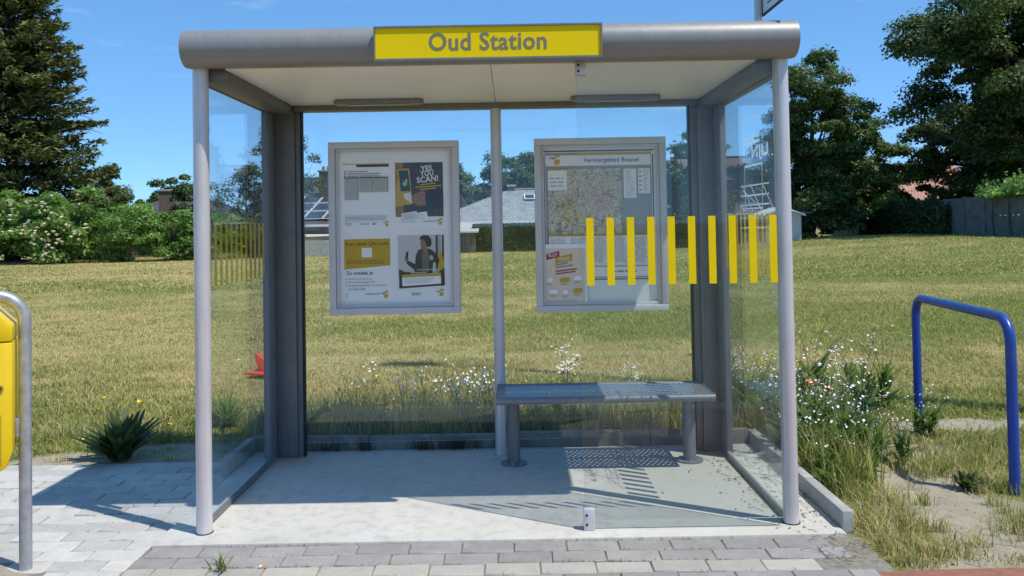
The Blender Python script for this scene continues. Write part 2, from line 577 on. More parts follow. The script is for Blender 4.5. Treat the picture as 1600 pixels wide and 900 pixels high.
# ---- paving
pav_bed_m = mat('joint_sand', (.24, .22, .18), .95, 0, .3, 30, .4, 200, .1)
pav_bed = MB()
pav_bed.box(-6.5, -1.667, -2.0, 1.37, -.05, -.0075)
pav_bed.box(-1.665, 1.72, -1.0, -.087, -.05, -.0070)
pav_bed = pav_bed.build('pavement', pav_bed_m)
tag(pav_bed, 'grey block paving around the shelter', kind='structure')


def paver_mat(name, c0, c1):
    m, N, L, P = nt_new(name)
    vec = objco(N)
    oi = N.new('ShaderNodeObjectInfo')
    add = N.new('ShaderNodeVectorMath'); add.operation = 'ADD'
    sc = N.new('ShaderNodeVectorMath'); sc.operation = 'SCALE'; sc.inputs['Scale'].default_value = 37
    cmb = N.new('ShaderNodeCombineXYZ'); L.new(oi.outputs['Random'], cmb.inputs[0]); L.new(oi.outputs['Random'], cmb.inputs[1])
    L.new(cmb.outputs[0], sc.inputs[0]); L.new(vec, add.inputs[0]); L.new(sc.outputs[0], add.inputs[1])
    v = add.outputs[0]
    a = noise(N, L, 9, 7, .7, v); b = noise(N, L, 110, 5, .75, v)
    c = mixc(N, L, ramp(N, L, a, [(.3, 0.), (.7, 1.)]), c0, c1)
    c = mixc(N, L, ramp(N, L, b, [(.3, .5), (.6, 0.)]), c, tuple(x * .62 for x in c0))
    k = math_(N, L, 'MULTIPLY_ADD', oi.outputs['Random'], .26); k.node.inputs[2].default_value = .87
    hs = N.new('ShaderNodeHueSaturation'); L.new(k, hs.inputs['Value']); L.new(c, hs.inputs['Color'])
    L.new(hs.outputs[0], P.inputs['Base Color']); P.inputs['Roughness'].default_value = .88; P.inputs['Specular IOR Level'].default_value = .25
    bump(N, L, math_(N, L, 'ADD', b, a), .35, .006, P)
    return m


pav_grey = paver_mat('paver_grey', (.445, .43, .40), (.58, .565, .53))
pav_dark = paver_mat('paver_purple_grey', (.265, .248, .238), (.375, .355, .34))
pav_beige = paver_mat('paver_beige', (.38, .362, .315), (.48, .46, .405))


def paver_mesh(w, d, m):
    mb = MB().box(-w / 2, w / 2, -d / 2, d / 2, -.055, 0)
    o = mb.build('paver', m, None, .005, 1)
    me = o.data
    bpy.data.objects.remove(o)
    return me


PW, PD, J = .246, .1225, .004
full = {k: paver_mesh(PW - J, PD - J, k) for k in (pav_grey, pav_dark, pav_beige)}
half = {k: paver_mesh(PW / 2 - J, PD - J, k) for k in (pav_grey, pav_dark, pav_beige)}
frags = {}


def put_paver(me, x, y):
    o = bpy.data.objects.new('paver', me)
    o.location = (x, y, random.uniform(-.0035, .0025))
    o.rotation_euler = (random.gauss(0, .006), random.gauss(0, .004), random.gauss(0, .006))
    link(o, pav_bed)


def row(x0, x1, y, key, off):
    """a course from x1 leftwards to x0"""
    x = x1
    if off:
        put_paver(half[key], x - PW / 4, y); x -= PW / 2
    while x - PW > x0 - 1e-4:
        put_paver(full[key], x - PW / 2, y); x -= PW
    if x - x0 > PW * .3:
        w = round(x - x0, 2)
        if (key, w) not in frags: frags[(key, w)] = paver_mesh(w - J, PD - J, key)
        put_paver(frags[(key, w)], x - w / 2, y)


y = 1.37 - PD / 2; k = 0
while y > -.62:
    x0 = -4.35
    if y < -.17: x0 = -2.02 - (.12 if k % 2 else 0) + (.0 if y < -.3 else -.1)
    row(x0, -1.670, y, pav_grey, k % 2)
    y -= PD; k += 1
for k, key in enumerate((pav_dark, pav_dark, pav_beige, pav_dark)):
    row(-1.662, 1.30 + (.25, .30, .12, .34)[k], -.150 - PD * k, key, k % 2)

# sandy spot in the paving around the bin post
sp_ = []
Nn = 26
for i in range(Nn):
    an = 2 * math.pi * i / Nn
    sp_.append((-2.65 + .70 * math.cos(an) * (1 + .05 * math.sin(5 * an)), -.62 + .43 * math.sin(an) * (1 + .06 * math.cos(7 * an)), -.004))
mb = MB(); mb.add(sp_ + [(-2.6 + .35 * (p[0] + 2.6), -.62 + .6 * (p[1] + .62), .012) for p in sp_], [(i, (i + 1) % Nn, Nn + (i + 1) % Nn, Nn + i) for i in range(Nn)] + [tuple(range(Nn, 2 * Nn))])
sand_m = mat('sand', (.34, .30, .23), .95, 0, .22, 18, .5, 160, .1)
tag(mb.build('sand_patch', sand_m, None, 0, smooth=True), 'sandy spot in the paving around the bin post', kind='structure')

# ---- red cycle path and the road behind the camera
red_m = mat('red_asphalt', (.30, .135, .095), .9, 0, .2, 20, .5, 220, .2)
path = MB().box(-40, 40, -2.6, -.62, -.06, -.006).build('cycle_path', red_m)
tag(path, 'reddish cycle path along the front of the paving', kind='structure')
v_ = [(1.18, -.62), (40, -.62), (40, -.462), (2.6, -.468), (1.9, -.474), (1.55, -.50), (1.30, -.545)]
redlip = MB().prism([(a_, b_, -.05) for a_, b_ in v_], (0, 0, .046)).build('cycle_path_edge', red_m)
tag(redlip, 'reddish cycle path edge meeting the dry grass', kind='structure')
road_m = mat('road_bounce_tone', (.48, .47, .45), .9, 0, .2, 14, .4, 220, .2)  # unseen road, tone raised so it bounces fill light into the shelter
tag(MB().box(-300, 300, -10.5, -2.85, -.2, -.10).build('road', road_m), 'unseen road in front of the stop, made pale to bounce light', kind='structure')
kerb_m = mat('kerb_concrete', (.40, .395, .375), .9, 0, .16, 10, .35, 130, .2)
tag(MB().box(-300, 300, -2.85, -2.6, -.2, .0).build('road_kerb', kerb_m), 'concrete kerb between cycle path and road', kind='structure')

# ---- concrete edging kerbs round the slab, stone by stone
edge_m = mat('edging_concrete', (.36, .36, .335), .92, 0, .24, 9, .45, 120, .2)
kr = thing('edging_kerb', 'low concrete edging kerb along the right and rear of the shelter floor', 'kerb', (1.70, .8, 0))


edge_m2 = mat('shaded_edging', (.20, .205, .185), .95, 0, .35, 8, .5, 90, .2)  # rear stones darker than the others: roof shade put into their colour


def stone(x0, x1, y0, y1, h, parent, name='edging_stone'):
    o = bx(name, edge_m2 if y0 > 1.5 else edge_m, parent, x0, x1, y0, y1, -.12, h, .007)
    return o


ys = [-.03, .50, 1.06, 1.612]
for a_, b_ in zip(ys[:-1], ys[1:]):
    stone(1.672 + random.uniform(-.003, .003), 1.728, a_ + .003, b_ - .003, .098 + random.uniform(-.006, .004), kr)
xs = [-1.71, -.90, .08, 1.00, 1.669]
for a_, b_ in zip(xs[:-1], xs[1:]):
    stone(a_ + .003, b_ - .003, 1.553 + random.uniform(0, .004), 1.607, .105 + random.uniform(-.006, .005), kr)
kl = thing('edging_kerb', 'short concrete edging kerb beside the left rear corner of the shelter', 'kerb', (-1.69, 1.3, 0))
stone(-1.716, -1.667, 1.02, 1.549, .108, kl)

# ================================================================== BUS SHELTER
F0 = .012          # top of the slab
sh = thing('bus_shelter', 'grey bus shelter with glass walls and rounded front roof beam', 'bus shelter', (0, .7, F0))
LX, RX = -1.478, 1.440      # side glass planes
# roof: plate with a rounded nose along the front
prof = [(0.0, 2.500)] + [(-.0 + .092 * math.cos(rad(a_)), 2.409 + .092 * math.sin(rad(a_))) for a_ in range(100, 261, 10)] + [(0.0, 2.317), (.06, 2.322), (.06, 2.36), (1.47, 2.36), (1.47, 2.455), (.35, 2.475)]
roof = MB().prism([(-1.508, y_, z_) for y_, z_ in prof], (3.012, 0, 0)).build('roof', beamgrey, sh, 0, smooth=True)
roof.data.set_sharp_from_angle(angle=rad(35))
for x0, x1 in ((-1.338, -.004), (-.001, 1.332)):
    bx('ceiling_panel', ceil_m, roof, x0, x1, .062, 1.345, 2.318, 2.345, .002)
for cx_ in (-.74, .76):
    pts = []
    for k in range(24):
        an = 2 * math.pi * k / 24
        pts.append((cx_ + .235 * math.copysign(1, math.cos(an)) + .05 * math.cos(an) - .0, 1.155 + .062 * math.sin(an), 2.290))
    li = MB().prism(pts, (0, 0, .027)).build('lamp_housing', midgrey, roof, .003)
    bx('lamp_lens', mat('lamp_lens', (.30, .30, .28), .25) if 'lamp_lens' not in MATS else MATS['lamp_lens'], roof, cx_ - .20, cx_ + .20, 1.130, 1.180, 2.284, 2.2895, .002)
# side and rear top rails
brown = mat('rail_grey', (.165, .16, .15), .45, .2, .08, 5)
bx('top_rail', brown, sh, -1.500, -1.341, .10, 1.40, 2.262, 2.352, .004)
bx('top_rail', brown, sh, 1.336, 1.496, .10, 1.40, 2.262, 2.352, .004)
bx('top_rail', brown, sh, -1.332, 1.322, 1.348, 1.452, 2.283, 2.352, .004)
# front posts (round), middle rear post (round)
for x in (-1.462, 1.452):
    p = MB().tube([(x, .068, F0), (x, .068, 2.335)], .0385, 32).build('front_post', silver, sh, 0, smooth=True)
    MB().tube([(x, .068, F0 - .004), (x, .068, F0 + .004)], .043, 24).build('post_foot', rubber, p)
mp = MB().tube([(-.006, 1.395, F0), (-.006, 1.395, 2.30)], .0365, 28).build('rear_post', silver, sh, 0, smooth=True)
# rear corner posts
for s_, x0, x1 in ((-1, -1.480, -1.338), (1, 1.326, 1.440)):
    cp = bx('corner_post', darkgrey if s_ < 0 else midgrey, sh, x0, x1, 1.385, 1.50, F0, 2.35, .004)
    jx = (x1 + .001, x1 + .034) if s_ < 0 else (x0 - .045, x0 - .001)
    bx('jamb', darkgrey, cp, jx[0], jx[1], 1.402, 1.48, F0, 2.30, .003)
    gx_ = x0 - .012 if s_ < 0 else x1 + .001
    bx('gasket', rubber, cp, gx_, gx_ + .011, 1.376, 1.44, F0, 2.28)
    gx2 = x1 + .035 if s_ < 0 else x0 - .057
    bx('gasket', rubber, cp, gx2, gx2 + .011, 1.404, 1.45, F0, 2.29)
    ch = (LX - .024, LX + .012) if s_ < 0 else (RX - .010, RX + .026)
    bx('side_channel', midgrey, sh, ch[0], ch[1], 1.205, 1.374, F0, 2.262, .003)
for zz in (.52, 1.15, 1.95):
    for x in (1.437, -1.472):
        MB().tube([(x, 1.384, zz), (x, 1.378, zz)], .007, 10).build('bolt', casegrey, sh)

# glass: rear panes, side panes, front pane


def pane(name, x0, x1, y0, y1, z0, z1, m):
    mb = MB()
    mb.box(x0, x1, y0, y1, z0, z1)
    thin = 0 if (x1 - x0) < (y1 - y0) else 1
    mb.m = [1] * 6
    for i_, fidx in enumerate([(0, 3, 2, 1), (4, 5, 6, 7), (0, 1, 5, 4), (1, 2, 6, 5), (2, 3, 7, 6), (3, 0, 4, 7)]):
        if thin == 1 and i_ in (2, 4): mb.m[i_] = 0
        if thin == 0 and i_ in (3, 5): mb.m[i_] = 0
    return mb.build(name, [m, glass_edge], sh)


pane('rear_glass', -1.292, -.045, 1.416, 1.424, .10, 2.284, glass)
pane('rear_glass', .033, 1.270, 1.416, 1.424, .10, 2.284, glass)
gL = pane('side_glass', LX - .005, LX + .005, .115, 1.206, .055, 2.262, glass_side)
gR = pane('side_glass', RX - .005, RX + .005, .115, 1.206, .055, 2.262, glass_side)
gF = pane('front_glass', .424, 1.408, .016, .026, .055, 2.318, glass_front)
for zz in (.0, 2.255):
    z0, z1 = (F0, .118) if zz == 0 else (2.248, 2.317)
    c_ = bx('clamp', silver, gF, .418 + .0, .472, .000, .042, z0, z1, .004)
    for q in (.28, .72):
        MB().tube([(.432, -.001, z0 + (z1 - z0) * q), (.432, -.005, z0 + (z1 - z0) * q)], .006, 10).build('screw', rubber, gF)
bx('bottom_rail', darkgrey, gL, LX - .012, LX + .012, .10, 1.20, F0, .052, .002)
bx('bottom_rail', mat('dirty_rail', (.33, .32, .27), .8, 0, .3, 25), gR, RX - .012, RX + .012, .10, 1.20, F0, .052, .002)
# yellow manifestation stripes on the panes
for k in range(10):
    x = .458 + .1005 * k
    bx('stripe', yellow_vinyl, gF, x, x + .036, .0135, .0157, 1.207, 1.541)
for k in range(13):
    y_ = .135 + .0845 * k
    for o_, xx, sg in ((gL, LX, 1), (gR, RX, -1)):
        xa = xx - .0072 if sg > 0 else xx + .0055
        bx('stripe', yellow_frit, o_, xa, xa + .0015, y_, y_ + .034, 1.214, 1.552)
# white vinyl lettering and line drawing on the right-hand pane, made to be read from outside
dec = MB()
XD = RX + .0068


def dl(y0, z0, y1, z1, w=.0075):
    d = Vector((0, y1 - y0, z1 - z0)); n_ = Vector((0, -d.z, d.y)).normalized() * w / 2
    a_ = Vector((XD, y0, z0)); b_ = Vector((XD, y1, z1))
    dec.poly([a_ - n_, b_ - n_, b_ + n_, a_ + n_])


def drect(y0, y1, z0, z1):
    dl(y0, z0, y1, z0); dl(y0, z1, y1, z1); dl(y0, z0, y0, z1); dl(y1, z0, y1, z1)


drect(.45, .795, 1.984, 2.094)
drect(.392, .725, 1.582, 1.824)
for z_ in (1.712, 1.656, 1.602): dl(.275, z_, .815, z_)
for y_ in (.78, .62, .40): dl(y_, 1.722, y_ - .20, 1.568)
dl(.42, 1.953, .752, 1.953, .016)
tag(dec.build('drawn_lines', white_vinyl, gR), kind='stuff')
for s_, wd, ht, yc, zc in (('LIJN', .30, .082, .43, 1.887), ('DE', .045, .022, .372, 1.965)):
    t_ = text_mb(s_, wd, ht, .02, 0, zc)
    t_.v = [(XD + .001, yc + p[0], p[2]) for p in t_.v]
    t_.build('lettering', white_vinyl, gR)

# ---- name sign on the roof beam
ns = thing('name_sign', 'yellow sign reading Oud Station on the front roof beam', 'sign', (-.01, -.12, 2.312))
bx('sign_box', beamgrey, ns, -.556, .540, -.128, -.094, 2.308, 2.474, .002)
fr = MB()
fr.box(-.556, .540, -.142, -.1285, 2.466, 2.474); fr.box(-.556, .540, -.142, -.1285, 2.308, 2.318)
fr.box(-.556, -.549, -.142, -.1285, 2.3185, 2.4655); fr.box(.533, .540, -.142, -.1285, 2.3185, 2.4655)
fr.build('frame', midgrey, ns)
pl = bx('sign_panel', yellow_sign, ns, -.5485, .5325, -.134, -.129, 2.3185, 2.4655)
t_ = text_mb('Oud Station', .565, .088, .018, 0, 0)
t_.v = [(p[0] - .010, -.1352, p[2] + 2.396) for p in t_.v]
t_.build('lettering', sign_text, pl)

# ---- bus stop flag standing on the roof
fl = thing('bus_stop_flag', 'pale grey stop flag on a post above the right end of the roof', 'sign', (1.463, .45, 2.47))
bx('post', casegrey, fl, 1.448, 1.482, .43, .47, 2.46, 3.25, .003)
bx('flag_panel', white_paint, fl, 1.481, 1.487, -.10, .425, 2.640, 3.15, .002)
f_ = MB(); f_.box(1.4795, 1.4885, -.105, .428, 2.628, 2.640); f_.box(1.4795, 1.4885, .416, .428, 2.6405, 3.15); f_.build('flag_edge', rubber, fl)
f_ = MB(); f_.box(1.4790, 1.4808, .20, .33, 2.675, 2.682); f_.build('print', ink, fl)

# ---- bench
be = thing('bench', 'grey perforated metal bench on two round legs inside the shelter', 'bench', (.64, 1.17, F0))
m, N, L, P = nt_new('perforated_grey')
vec = objco(N); sx = N.new('ShaderNodeSeparateXYZ'); L.new(vec, sx.inputs[0])


def cell(o_, s_, off=0.0):
    f_ = math_(N, L, 'FRACT', math_(N, L, 'DIVIDE', math_(N, L, 'ADD', o_, 5 + off), s_))
    return math_(N, L, 'SUBTRACT', f_, .5)


S_ = .034
rowi = math_(N, L, 'FLOOR', math_(N, L, 'DIVIDE', math_(N, L, 'ADD', sx.outputs[1], 5), S_))
sh_ = math_(N, L, 'MULTIPLY', math_(N, L, 'MODULO', rowi, 2), S_ / 2)
cxn = cell(math_(N, L, 'ADD', sx.outputs[0], sh_), S_); cyn = cell(sx.outputs[1], S_)
r2 = math_(N, L, 'ADD', math_(N, L, 'MULTIPLY', cxn, cxn), math_(N, L, 'MULTIPLY', cyn, cyn))
hole = math_(N, L, 'LESS_THAN', r2, .036)
P.inputs['Base Color'].default_value = (.23, .25, .28, 1); P.inputs['Roughness'].default_value = .36; P.inputs['Metallic'].default_value = .25
tr = N.new('ShaderNodeBsdfTransparent'); mx = N.new('ShaderNodeMixShader')
L.new(hole, mx.inputs[0]); L.new(P.outputs[0], mx.inputs[1]); L.new(tr.outputs[0], mx.inputs[2]); L.new(mx.outputs[0], N['Material Output'].inputs[0])
seat = MB(); seat.poly([(-.018, .952, .4665), (1.292, .952, .4665), (1.292, 1.345, .4665), (-.018, 1.345, .4665)])
so = seat.build('seat', m, be)
rim = MB()
rim.tube([(-.022, .938, .452), (1.296, .938, .452)], .0225, 16)
rim.tube([(-.022, 1.358, .452), (1.296, 1.358, .452)], .0225, 16)
rim.build('seat_edge', benchgrey, so, 0, smooth=True)
for xe in (-.024, 1.2925): bx('end_plate', benchgrey, so, xe, xe + .0055, .925, 1.37, .4305, .4725, .001)
br = MB(); br.box(.06, 1.21, 1.13, 1.17, .425, .452); br.build('bearer', benchgrey, so)
for x in (.077, 1.182):
    lg = MB().tube([(x, 1.165, F0), (x, 1.165, .44)], .0405, 24).build('leg', darkgrey if x < .5 else midgrey, be, 0, smooth=True)
    MB().tube([(x, 1.165, F0), (x, 1.165, F0 + .010)], .083, 28).build('base_plate', midgrey, lg)
    for q in range(3):
        an = q * 2.1 + .4
        MB().tube([(x + .062 * math.cos(an), 1.165 + .062 * math.sin(an), F0 + .010), (x + .062 * math.cos(an), 1.165 + .062 * math.sin(an), F0 + .020)], .008, 6).build('bolt', galv, lg)

# ================================================================== POSTER CASES
YF = 1.270    # front of the case


def case(name, label, x0, x1, z0, z1):
    c = thing(name, label, 'notice board', ((x0 + x1) / 2, YF + .05, z0))
    fw = .042
    fr = MB()
    fr.box(x0, x1, YF, YF + .10, z1 - fw, z1); fr.box(x0, x1, YF, YF + .10, z0, z0 + fw)
    fr.box(x0, x0 + fw, YF, YF + .10, z0 + fw + .0005, z1 - fw - .0005); fr.box(x1 - fw, x1, YF, YF + .10, z0 + fw + .0005, z1 - fw - .0005)
    fr.build('frame', casegrey, c, .002)
    bx('back_board', board, c, x0 + fw, x1 - fw, YF + .045, YF + .09, z0 + fw, z1 - fw)
    i_ = MB(); q = fw + .002; t = .016
    i_.box(x0 + q, x1 - q, YF + .018, YF + .03, z1 - q - t, z1 - q); i_.box(x0 + q, x1 - q, YF + .018, YF + .03, z0 + q, z0 + q + t)
    i_.box(x0 + q, x0 + q + t, YF + .0182, YF + .03, z0 + q + t + .0005, z1 - q - t - .0005); i_.box(x1 - q - t, x1 - q, YF + .0182, YF + .03, z0 + q + t + .0005, z1 - q - t - .0005)
    i_.build('door_rim', casegrey, c, .001)
    bx('pane', glass_case, c, x0 + fw + .002, x1 - fw - .002, YF + .031, YF + .035, z0 + fw + .002, z1 - fw - .002)
    for zz in (z0 + .2, z1 - .2):
        bx('standoff', darkgrey, c, (x0 + x1) / 2 - .03, (x0 + x1) / 2 + .03, YF + .1002, 1.4145, zz - .02, zz + .02)
    return c


class Sheet:
    """a printed sheet: px/py in target pixels mapped to the board plane"""
    def __init__(s, case_, label, x0, x1, z0, z1, m=None, y=None, tilt=0.0):
        s.y = y or YF + .0435
        s.x0, s.x1, s.z0, s.z1 = x0, x1, z0, z1
        s.o = MB().box(x0, x1, s.y, s.y + .001, z0, z1).build('poster', m or paper, case_)
        s.o['label'] = label
        s.k = 0

    def nx(s):
        s.k += 1
        return s.y - .0004 * s.k

    def P(s, u, v, y):
        return (s.x0 + (s.x1 - s.x0) * u, y, s.z1 - (s.z1 - s.z0) * v)

    def poly(s, name, m, uv):
        y = s.nx(); MB().poly([s.P(u, v, y) for u, v in uv]).build(name, m, s.o)

    def rect(s, name, m, u0, v0, u1, v1):
        s.poly(name, m, [(u0, v1), (u1, v1), (u1, v0), (u0, v0)])

    def rects(s, name, m, L_):
        y = s.nx(); mb = MB()
        for u0, v0, u1, v1 in L_: mb.poly([s.P(u, v, y) for u, v in ((u0, v1), (u1, v1), (u1, v0), (u0, v0))])
        o = mb.build(name, m, s.o); o['kind'] = 'stuff'

    def text(s, t, m, u0, u1, v, h, bold=.0, slant=0.0, rot=0.0):
        y = s.nx(); w = (s.x1 - s.x0) * (u1 - u0); hh = (s.z1 - s.z0) * h
        mb = text_mb(t, w, hh, bold, 0, 0, 0, slant=slant, rot=rot)
        cx_ = s.x0 + (s.x1 - s.x0) * (u0 + u1) / 2; cz = s.z1 - (s.z1 - s.z0) * v
        mb.v = [(p[0] + cx_, y, p[2] + cz) for p in mb.v]
        mb.build('lettering', m, s.o)

    def logo(s, u0, u1, v0, v1):
        w = u1 - u0
        s.poly('emblem', ochre, [(u0 + .42 * w, v1), (u0 + .90 * w, v1), (u0 + 1.0 * w, v0 + (v1 - v0) * .52), (u0 + .47 * w, v0 + (v1 - v0) * .52)])
        s.poly('emblem', ochre, [(u0 + .48 * w, v0 + (v1 - v0) * .24), (u0 + .98 * w, v0 + (v1 - v0) * .24), (u0 + 1.04 * w, v0), (u0 + .54 * w, v0)])
        s.text('LIJN', ink, u0, u0 + .62 * w, v0 + (v1 - v0) * .38, (v1 - v0) * .24, .03)

    def lines(s, m, u0, u1, v0, v1, n, fill=.4, rag=.25):
        L_ = []
        for i in range(n):
            v = v0 + (v1 - v0) * i / n
            e = u1 - (u1 - u0) * random.uniform(0, rag)
            u = u0
            while u < e - .005:
                w = random.uniform(.02, .07); L_.append((u, v, min(u + w, e), v + (v1 - v0) / n * fill)); u += w + .012
        s.rects('print_lines', m, L_)


c1 = case('poster_case', 'left notice case with four posters on the rear glass', -1.092, -.250, .950, 2.066)
# timetable, top left
A = Sheet(c1, 'timetable sheet with three narrow columns', -1.008, -.705, 1.513, 1.928)
A.rect('print_bar', ochre, 0, 0, 1, .016)
A.rect('print_bar', ink, .30, .016, 1, .055)
for i in range(3):
    A.rect('print_mark', redprint, .035, .115 + i * .036, .075, .135 + i * .036)
    A.lines(greyink, .11, .55 + .28 * (i > 0), .115 + i * .036, .151 + i * .036, 1, .5, .1)
for u, vb in ((.04, .57), (.36, .45), (.68, .45)):
    A.rect('column', beigeink, u, .225, u + .28, vb)
    A.rect('column_head', ink, u, .215, u + .30, .232); A.rect('column_edge', greyink, u + .28, .232, u + .30, vb)
    A.lines(paleink, u + .02, u + .26, .25, vb - .01, 12, .45, .4)
A.rect('print_bar', paleink, .02, .815, .98, .820)
A.lines(greyink, .05, .95, .835, .90, 3, .4, .1); A.rect('print_bar', paleink, .02, .905, .98, .909)
A.lines(greyink, .05, .22, .925, .98, 3, .4, .3); A.lines(greyink, .36, .58, .94, .965, 1, .6, .0); A.lines(ink, .64, .72, .94, .965, 1, .8, 0)
A.logo(.86, .98, .91, .99)
# scan poster, top right
B = Sheet(c1, 'dark poster reading YES YOU SCAN', -.665, -.352, 1.515, 1.935)
B.rect('picture', darkprint, .0, .012, .995, .855)
B.rect('picture', brownprint, .0, .012, .17, .855)
B.poly('picture', ochre, [(.01, .70), (.16, .68), (.155, .20), (.03, .28)])
B.poly('reader', ochre, [(.155, .675), (.355, .66), (.30, .12), (.27, .10), (.06, .115), (.035, .14)])
B.poly('reader_screen', mat('screen_dark', (.02, .05, .04), .3), [(.115, .46), (.315, .455), (.27, .13), (.07, .135)])
B.poly('reader_ring', greenprint, [(.205 + .06 * math.cos(a_ * .5236), .33 + .055 * math.sin(a_ * .5236)) for a_ in range(12)][::-1])
B.poly('tick', white_paint, [(.165, .33), (.195, .385), (.255, .27), (.235, .265), (.195, .345), (.18, .315)][::-1])
B.poly('card', white_paint, [(.165, .50), (.32, .48), (.355, .60), (.335, .645), (.19, .57)][::-1])
B.poly('hand', skinprint, [(.33, .56), (.42, .49), (.60, .45), (.64, .47), (.64, .68), (.50, .69), (.40, .655), (.345, .62)][::-1])
B.poly('sleeve', mat('sleeve_print', (.02, .025, .05), .6, 0, .4, 30), [(.62, .455), (.78, .42), (.995, .44), (.995, .75), (.70, .72), (.63, .69)][::-1])
B.text('YES', white_paint, .53, .77, .105, .085, .035, 0, .09); B.text('YOU', white_paint, .52, .80, .185, .090, .035, 0, .09); B.text('SCAN!', white_paint, .45, .90, .275, .095, .035, 0, .09)
for v, u0, u1 in ((.355, .52, .84), (.393, .42, .95), (.43, .50, .85)): B.poly('print_bar', ochre, [(u0, v + .016), (u1, v - .008), (u1, v - .026), (u0, v - .002)])
B.poly('ticket', white_paint, [(.12, .95), (.46, .93), (.44, .765), (.12, .80)]); B.poly('ticket', paper, [(.40, .93), (.68, .905), (.65, .775), (.38, .80)])
B.lines(greyink, .18, .62, .82, .90, 3, .3, .4)
B.lines(greyink, .58, .82, .925, .945, 1, .7, 0); B.logo(.84, .97, .885, .985)
# code poster, bottom left
Cc = Sheet(c1, 'white and yellow poster headed Scan deze QR-code', -1.003, -.695, 1.040, 1.457)
Cc.poly('print_panel', ochre, [(.0, .52), (.97, .465), (.97, .045), (.0, .05)])
Cc.text('Scan deze QR-code', ink, .03, .93, .125, .062, .01)
Cc.rect('blank_square', paper, .37, .185, .585, .335)
Cc.lines(brownprint, .06, .86, .385, .455, 2, .45, .1)
Cc.text('Zo ontdek je', ink, .04, .60, .585, .070, .012)
for i, (tt, w) in enumerate((('wanneer je bus komt', .50), ('of er omleidingen zijn', .56), ('de dienstregeling van alle lijnen', .80), ('aan deze halte', .36))):
    if i < 3: Cc.rect('bullet', ink, .035, .660 + i * .052, .055, .672 + i * .052)
    Cc.text(tt, greyink, .08, .08 + w, .668 + i * .052, .034, .008)
Cc.lines(greyink, .43, .74, .90, .92, 1, .7, 0); Cc.logo(.76, .92, .86, .965)
Cc.lines(paleink, .03, .07, .90, .97, 2, .5, .1)
# phone poster, bottom right
D = Sheet(c1, 'poster with a person in a dark jacket holding a phone', -.654, -.345, 1.040, 1.462)
D.rect('picture', mat('pale_picture', (.62, .62, .63), .6, 0, .08, 12), .0, .012, .97, .63)
D.rect('picture', bluegrey_pr, .78, .012, .90, .60); D.rect('picture', ink, .80, .02, .84, .55); D.rect('picture', ink, .93, .02, .97, .60)
D.poly('picture', ochre, [(.84, .80), (.97, .80), (.97, .42), (.90, .24), (.86, .30)])
D.poly('person_print', darkprint, [(.17, .425), (.22, .405), (.36, .46), (.375, .33), (.43, .245), (.55, .21), (.70, .235), (.80, .30), (.87, .40), (.86, .46), (.74, .43), (.72, .60), (.36, .60), (.34, .55), (.20, .46)][::-1])
D.poly('person_print', mat('shirt_print', (.16, .17, .15), .6), [(.52, .24), (.62, .235), (.66, .36), (.64, .59), (.52, .59), (.50, .40)][::-1])
D.poly('person_print', skinprint, [(.50, .06), (.60, .05), (.64, .14), (.62, .24), (.57, .30), (.535, .23), (.49, .20), (.475, .15)][::-1])
D.poly('person_print', mat('hair_print', (.035, .025, .02), .5, 0, .4, 40), [(.46, .09), (.47, .045), (.54, .015), (.64, .02), (.70, .07), (.715, .15), (.68, .20), (.62, .195), (.585, .12), (.53, .075)][::-1])
D.poly('person_print', skinprint, [(.14, .385), (.16, .34), (.21, .345), (.225, .41), (.18, .425)][::-1]); D.poly('phone_print', ink, [(.15, .37), (.18, .265), (.225, .27), (.21, .375)][::-1])
D.poly('person_print', mat('light_hand', (.60, .44, .36), .6), [(.66, .345), (.70, .32), (.745, .35), (.74, .40), (.68, .40)][::-1])
D.poly('picture', darkprint, [(.02, .83), (.98, .79), (.97, .52), (.84, .60), (.14, .58), (.02, .53)])
D.text('k een smartphone', white_paint, .40, .86, .545, .036, .012, 0, .02); D.text('portefeuille.', white_paint, .28, .60, .592, .036, .012, 0, .02)
D.poly('print_panel', paper, [(.09, .795), (.90, .765), (.90, .60), (.08, .62)]); D.poly('print_panel', ochre, [(.08, .665), (.90, .645), (.90, .605), (.08, .62)])
D.lines(paleink, .13, .86, .68, .76, 4, .35, .5)
D.logo(.80, .95, .845, .955); D.rect('blank_square', paper, .18, .885, .265, .955); D.lines(greyink, .29, .50, .90, .945, 2, .6, .1)

c2 = case('poster_case', 'right notice case with a transport map on the rear glass', .243, 1.094, .944, 2.067)
m, N, L, P = nt_new('map_print')
vec = objco(N)
b1 = noise(N, L, 7, 6, .65, vec)
base = mixc(N, L, ramp(N, L, b1, [(.35, 0.), (.65, 1.)]), (.66, .63, .47), (.80, .73, .52))
vs = N.new('ShaderNodeVectorMath'); vs.operation = 'DISTANCE'; L.new(vec, vs.inputs[0]); vs.inputs[1].default_value = (.66, YF + .04, 1.66)
cen = ramp(N, L, vs.outputs['Value'], [(.04, 1.), (.17, 0.)])
base = mixc(N, L, math_(N, L, 'MULTIPLY', cen, .6), base, (.80, .46, .36))
b2 = noise(N, L, 4.3, 3, .5, vec)
base = mixc(N, L, ramp(N, L, b2, [(.58, 0.), (.66, .7)]), base, (.75, .63, .12))
b3 = noise(N, L, 9.3, 3, .5, vec)
base = mixc(N, L, ramp(N, L, b3, [(.64, 0.), (.70, .7)]), base, (.22, .36, .22))
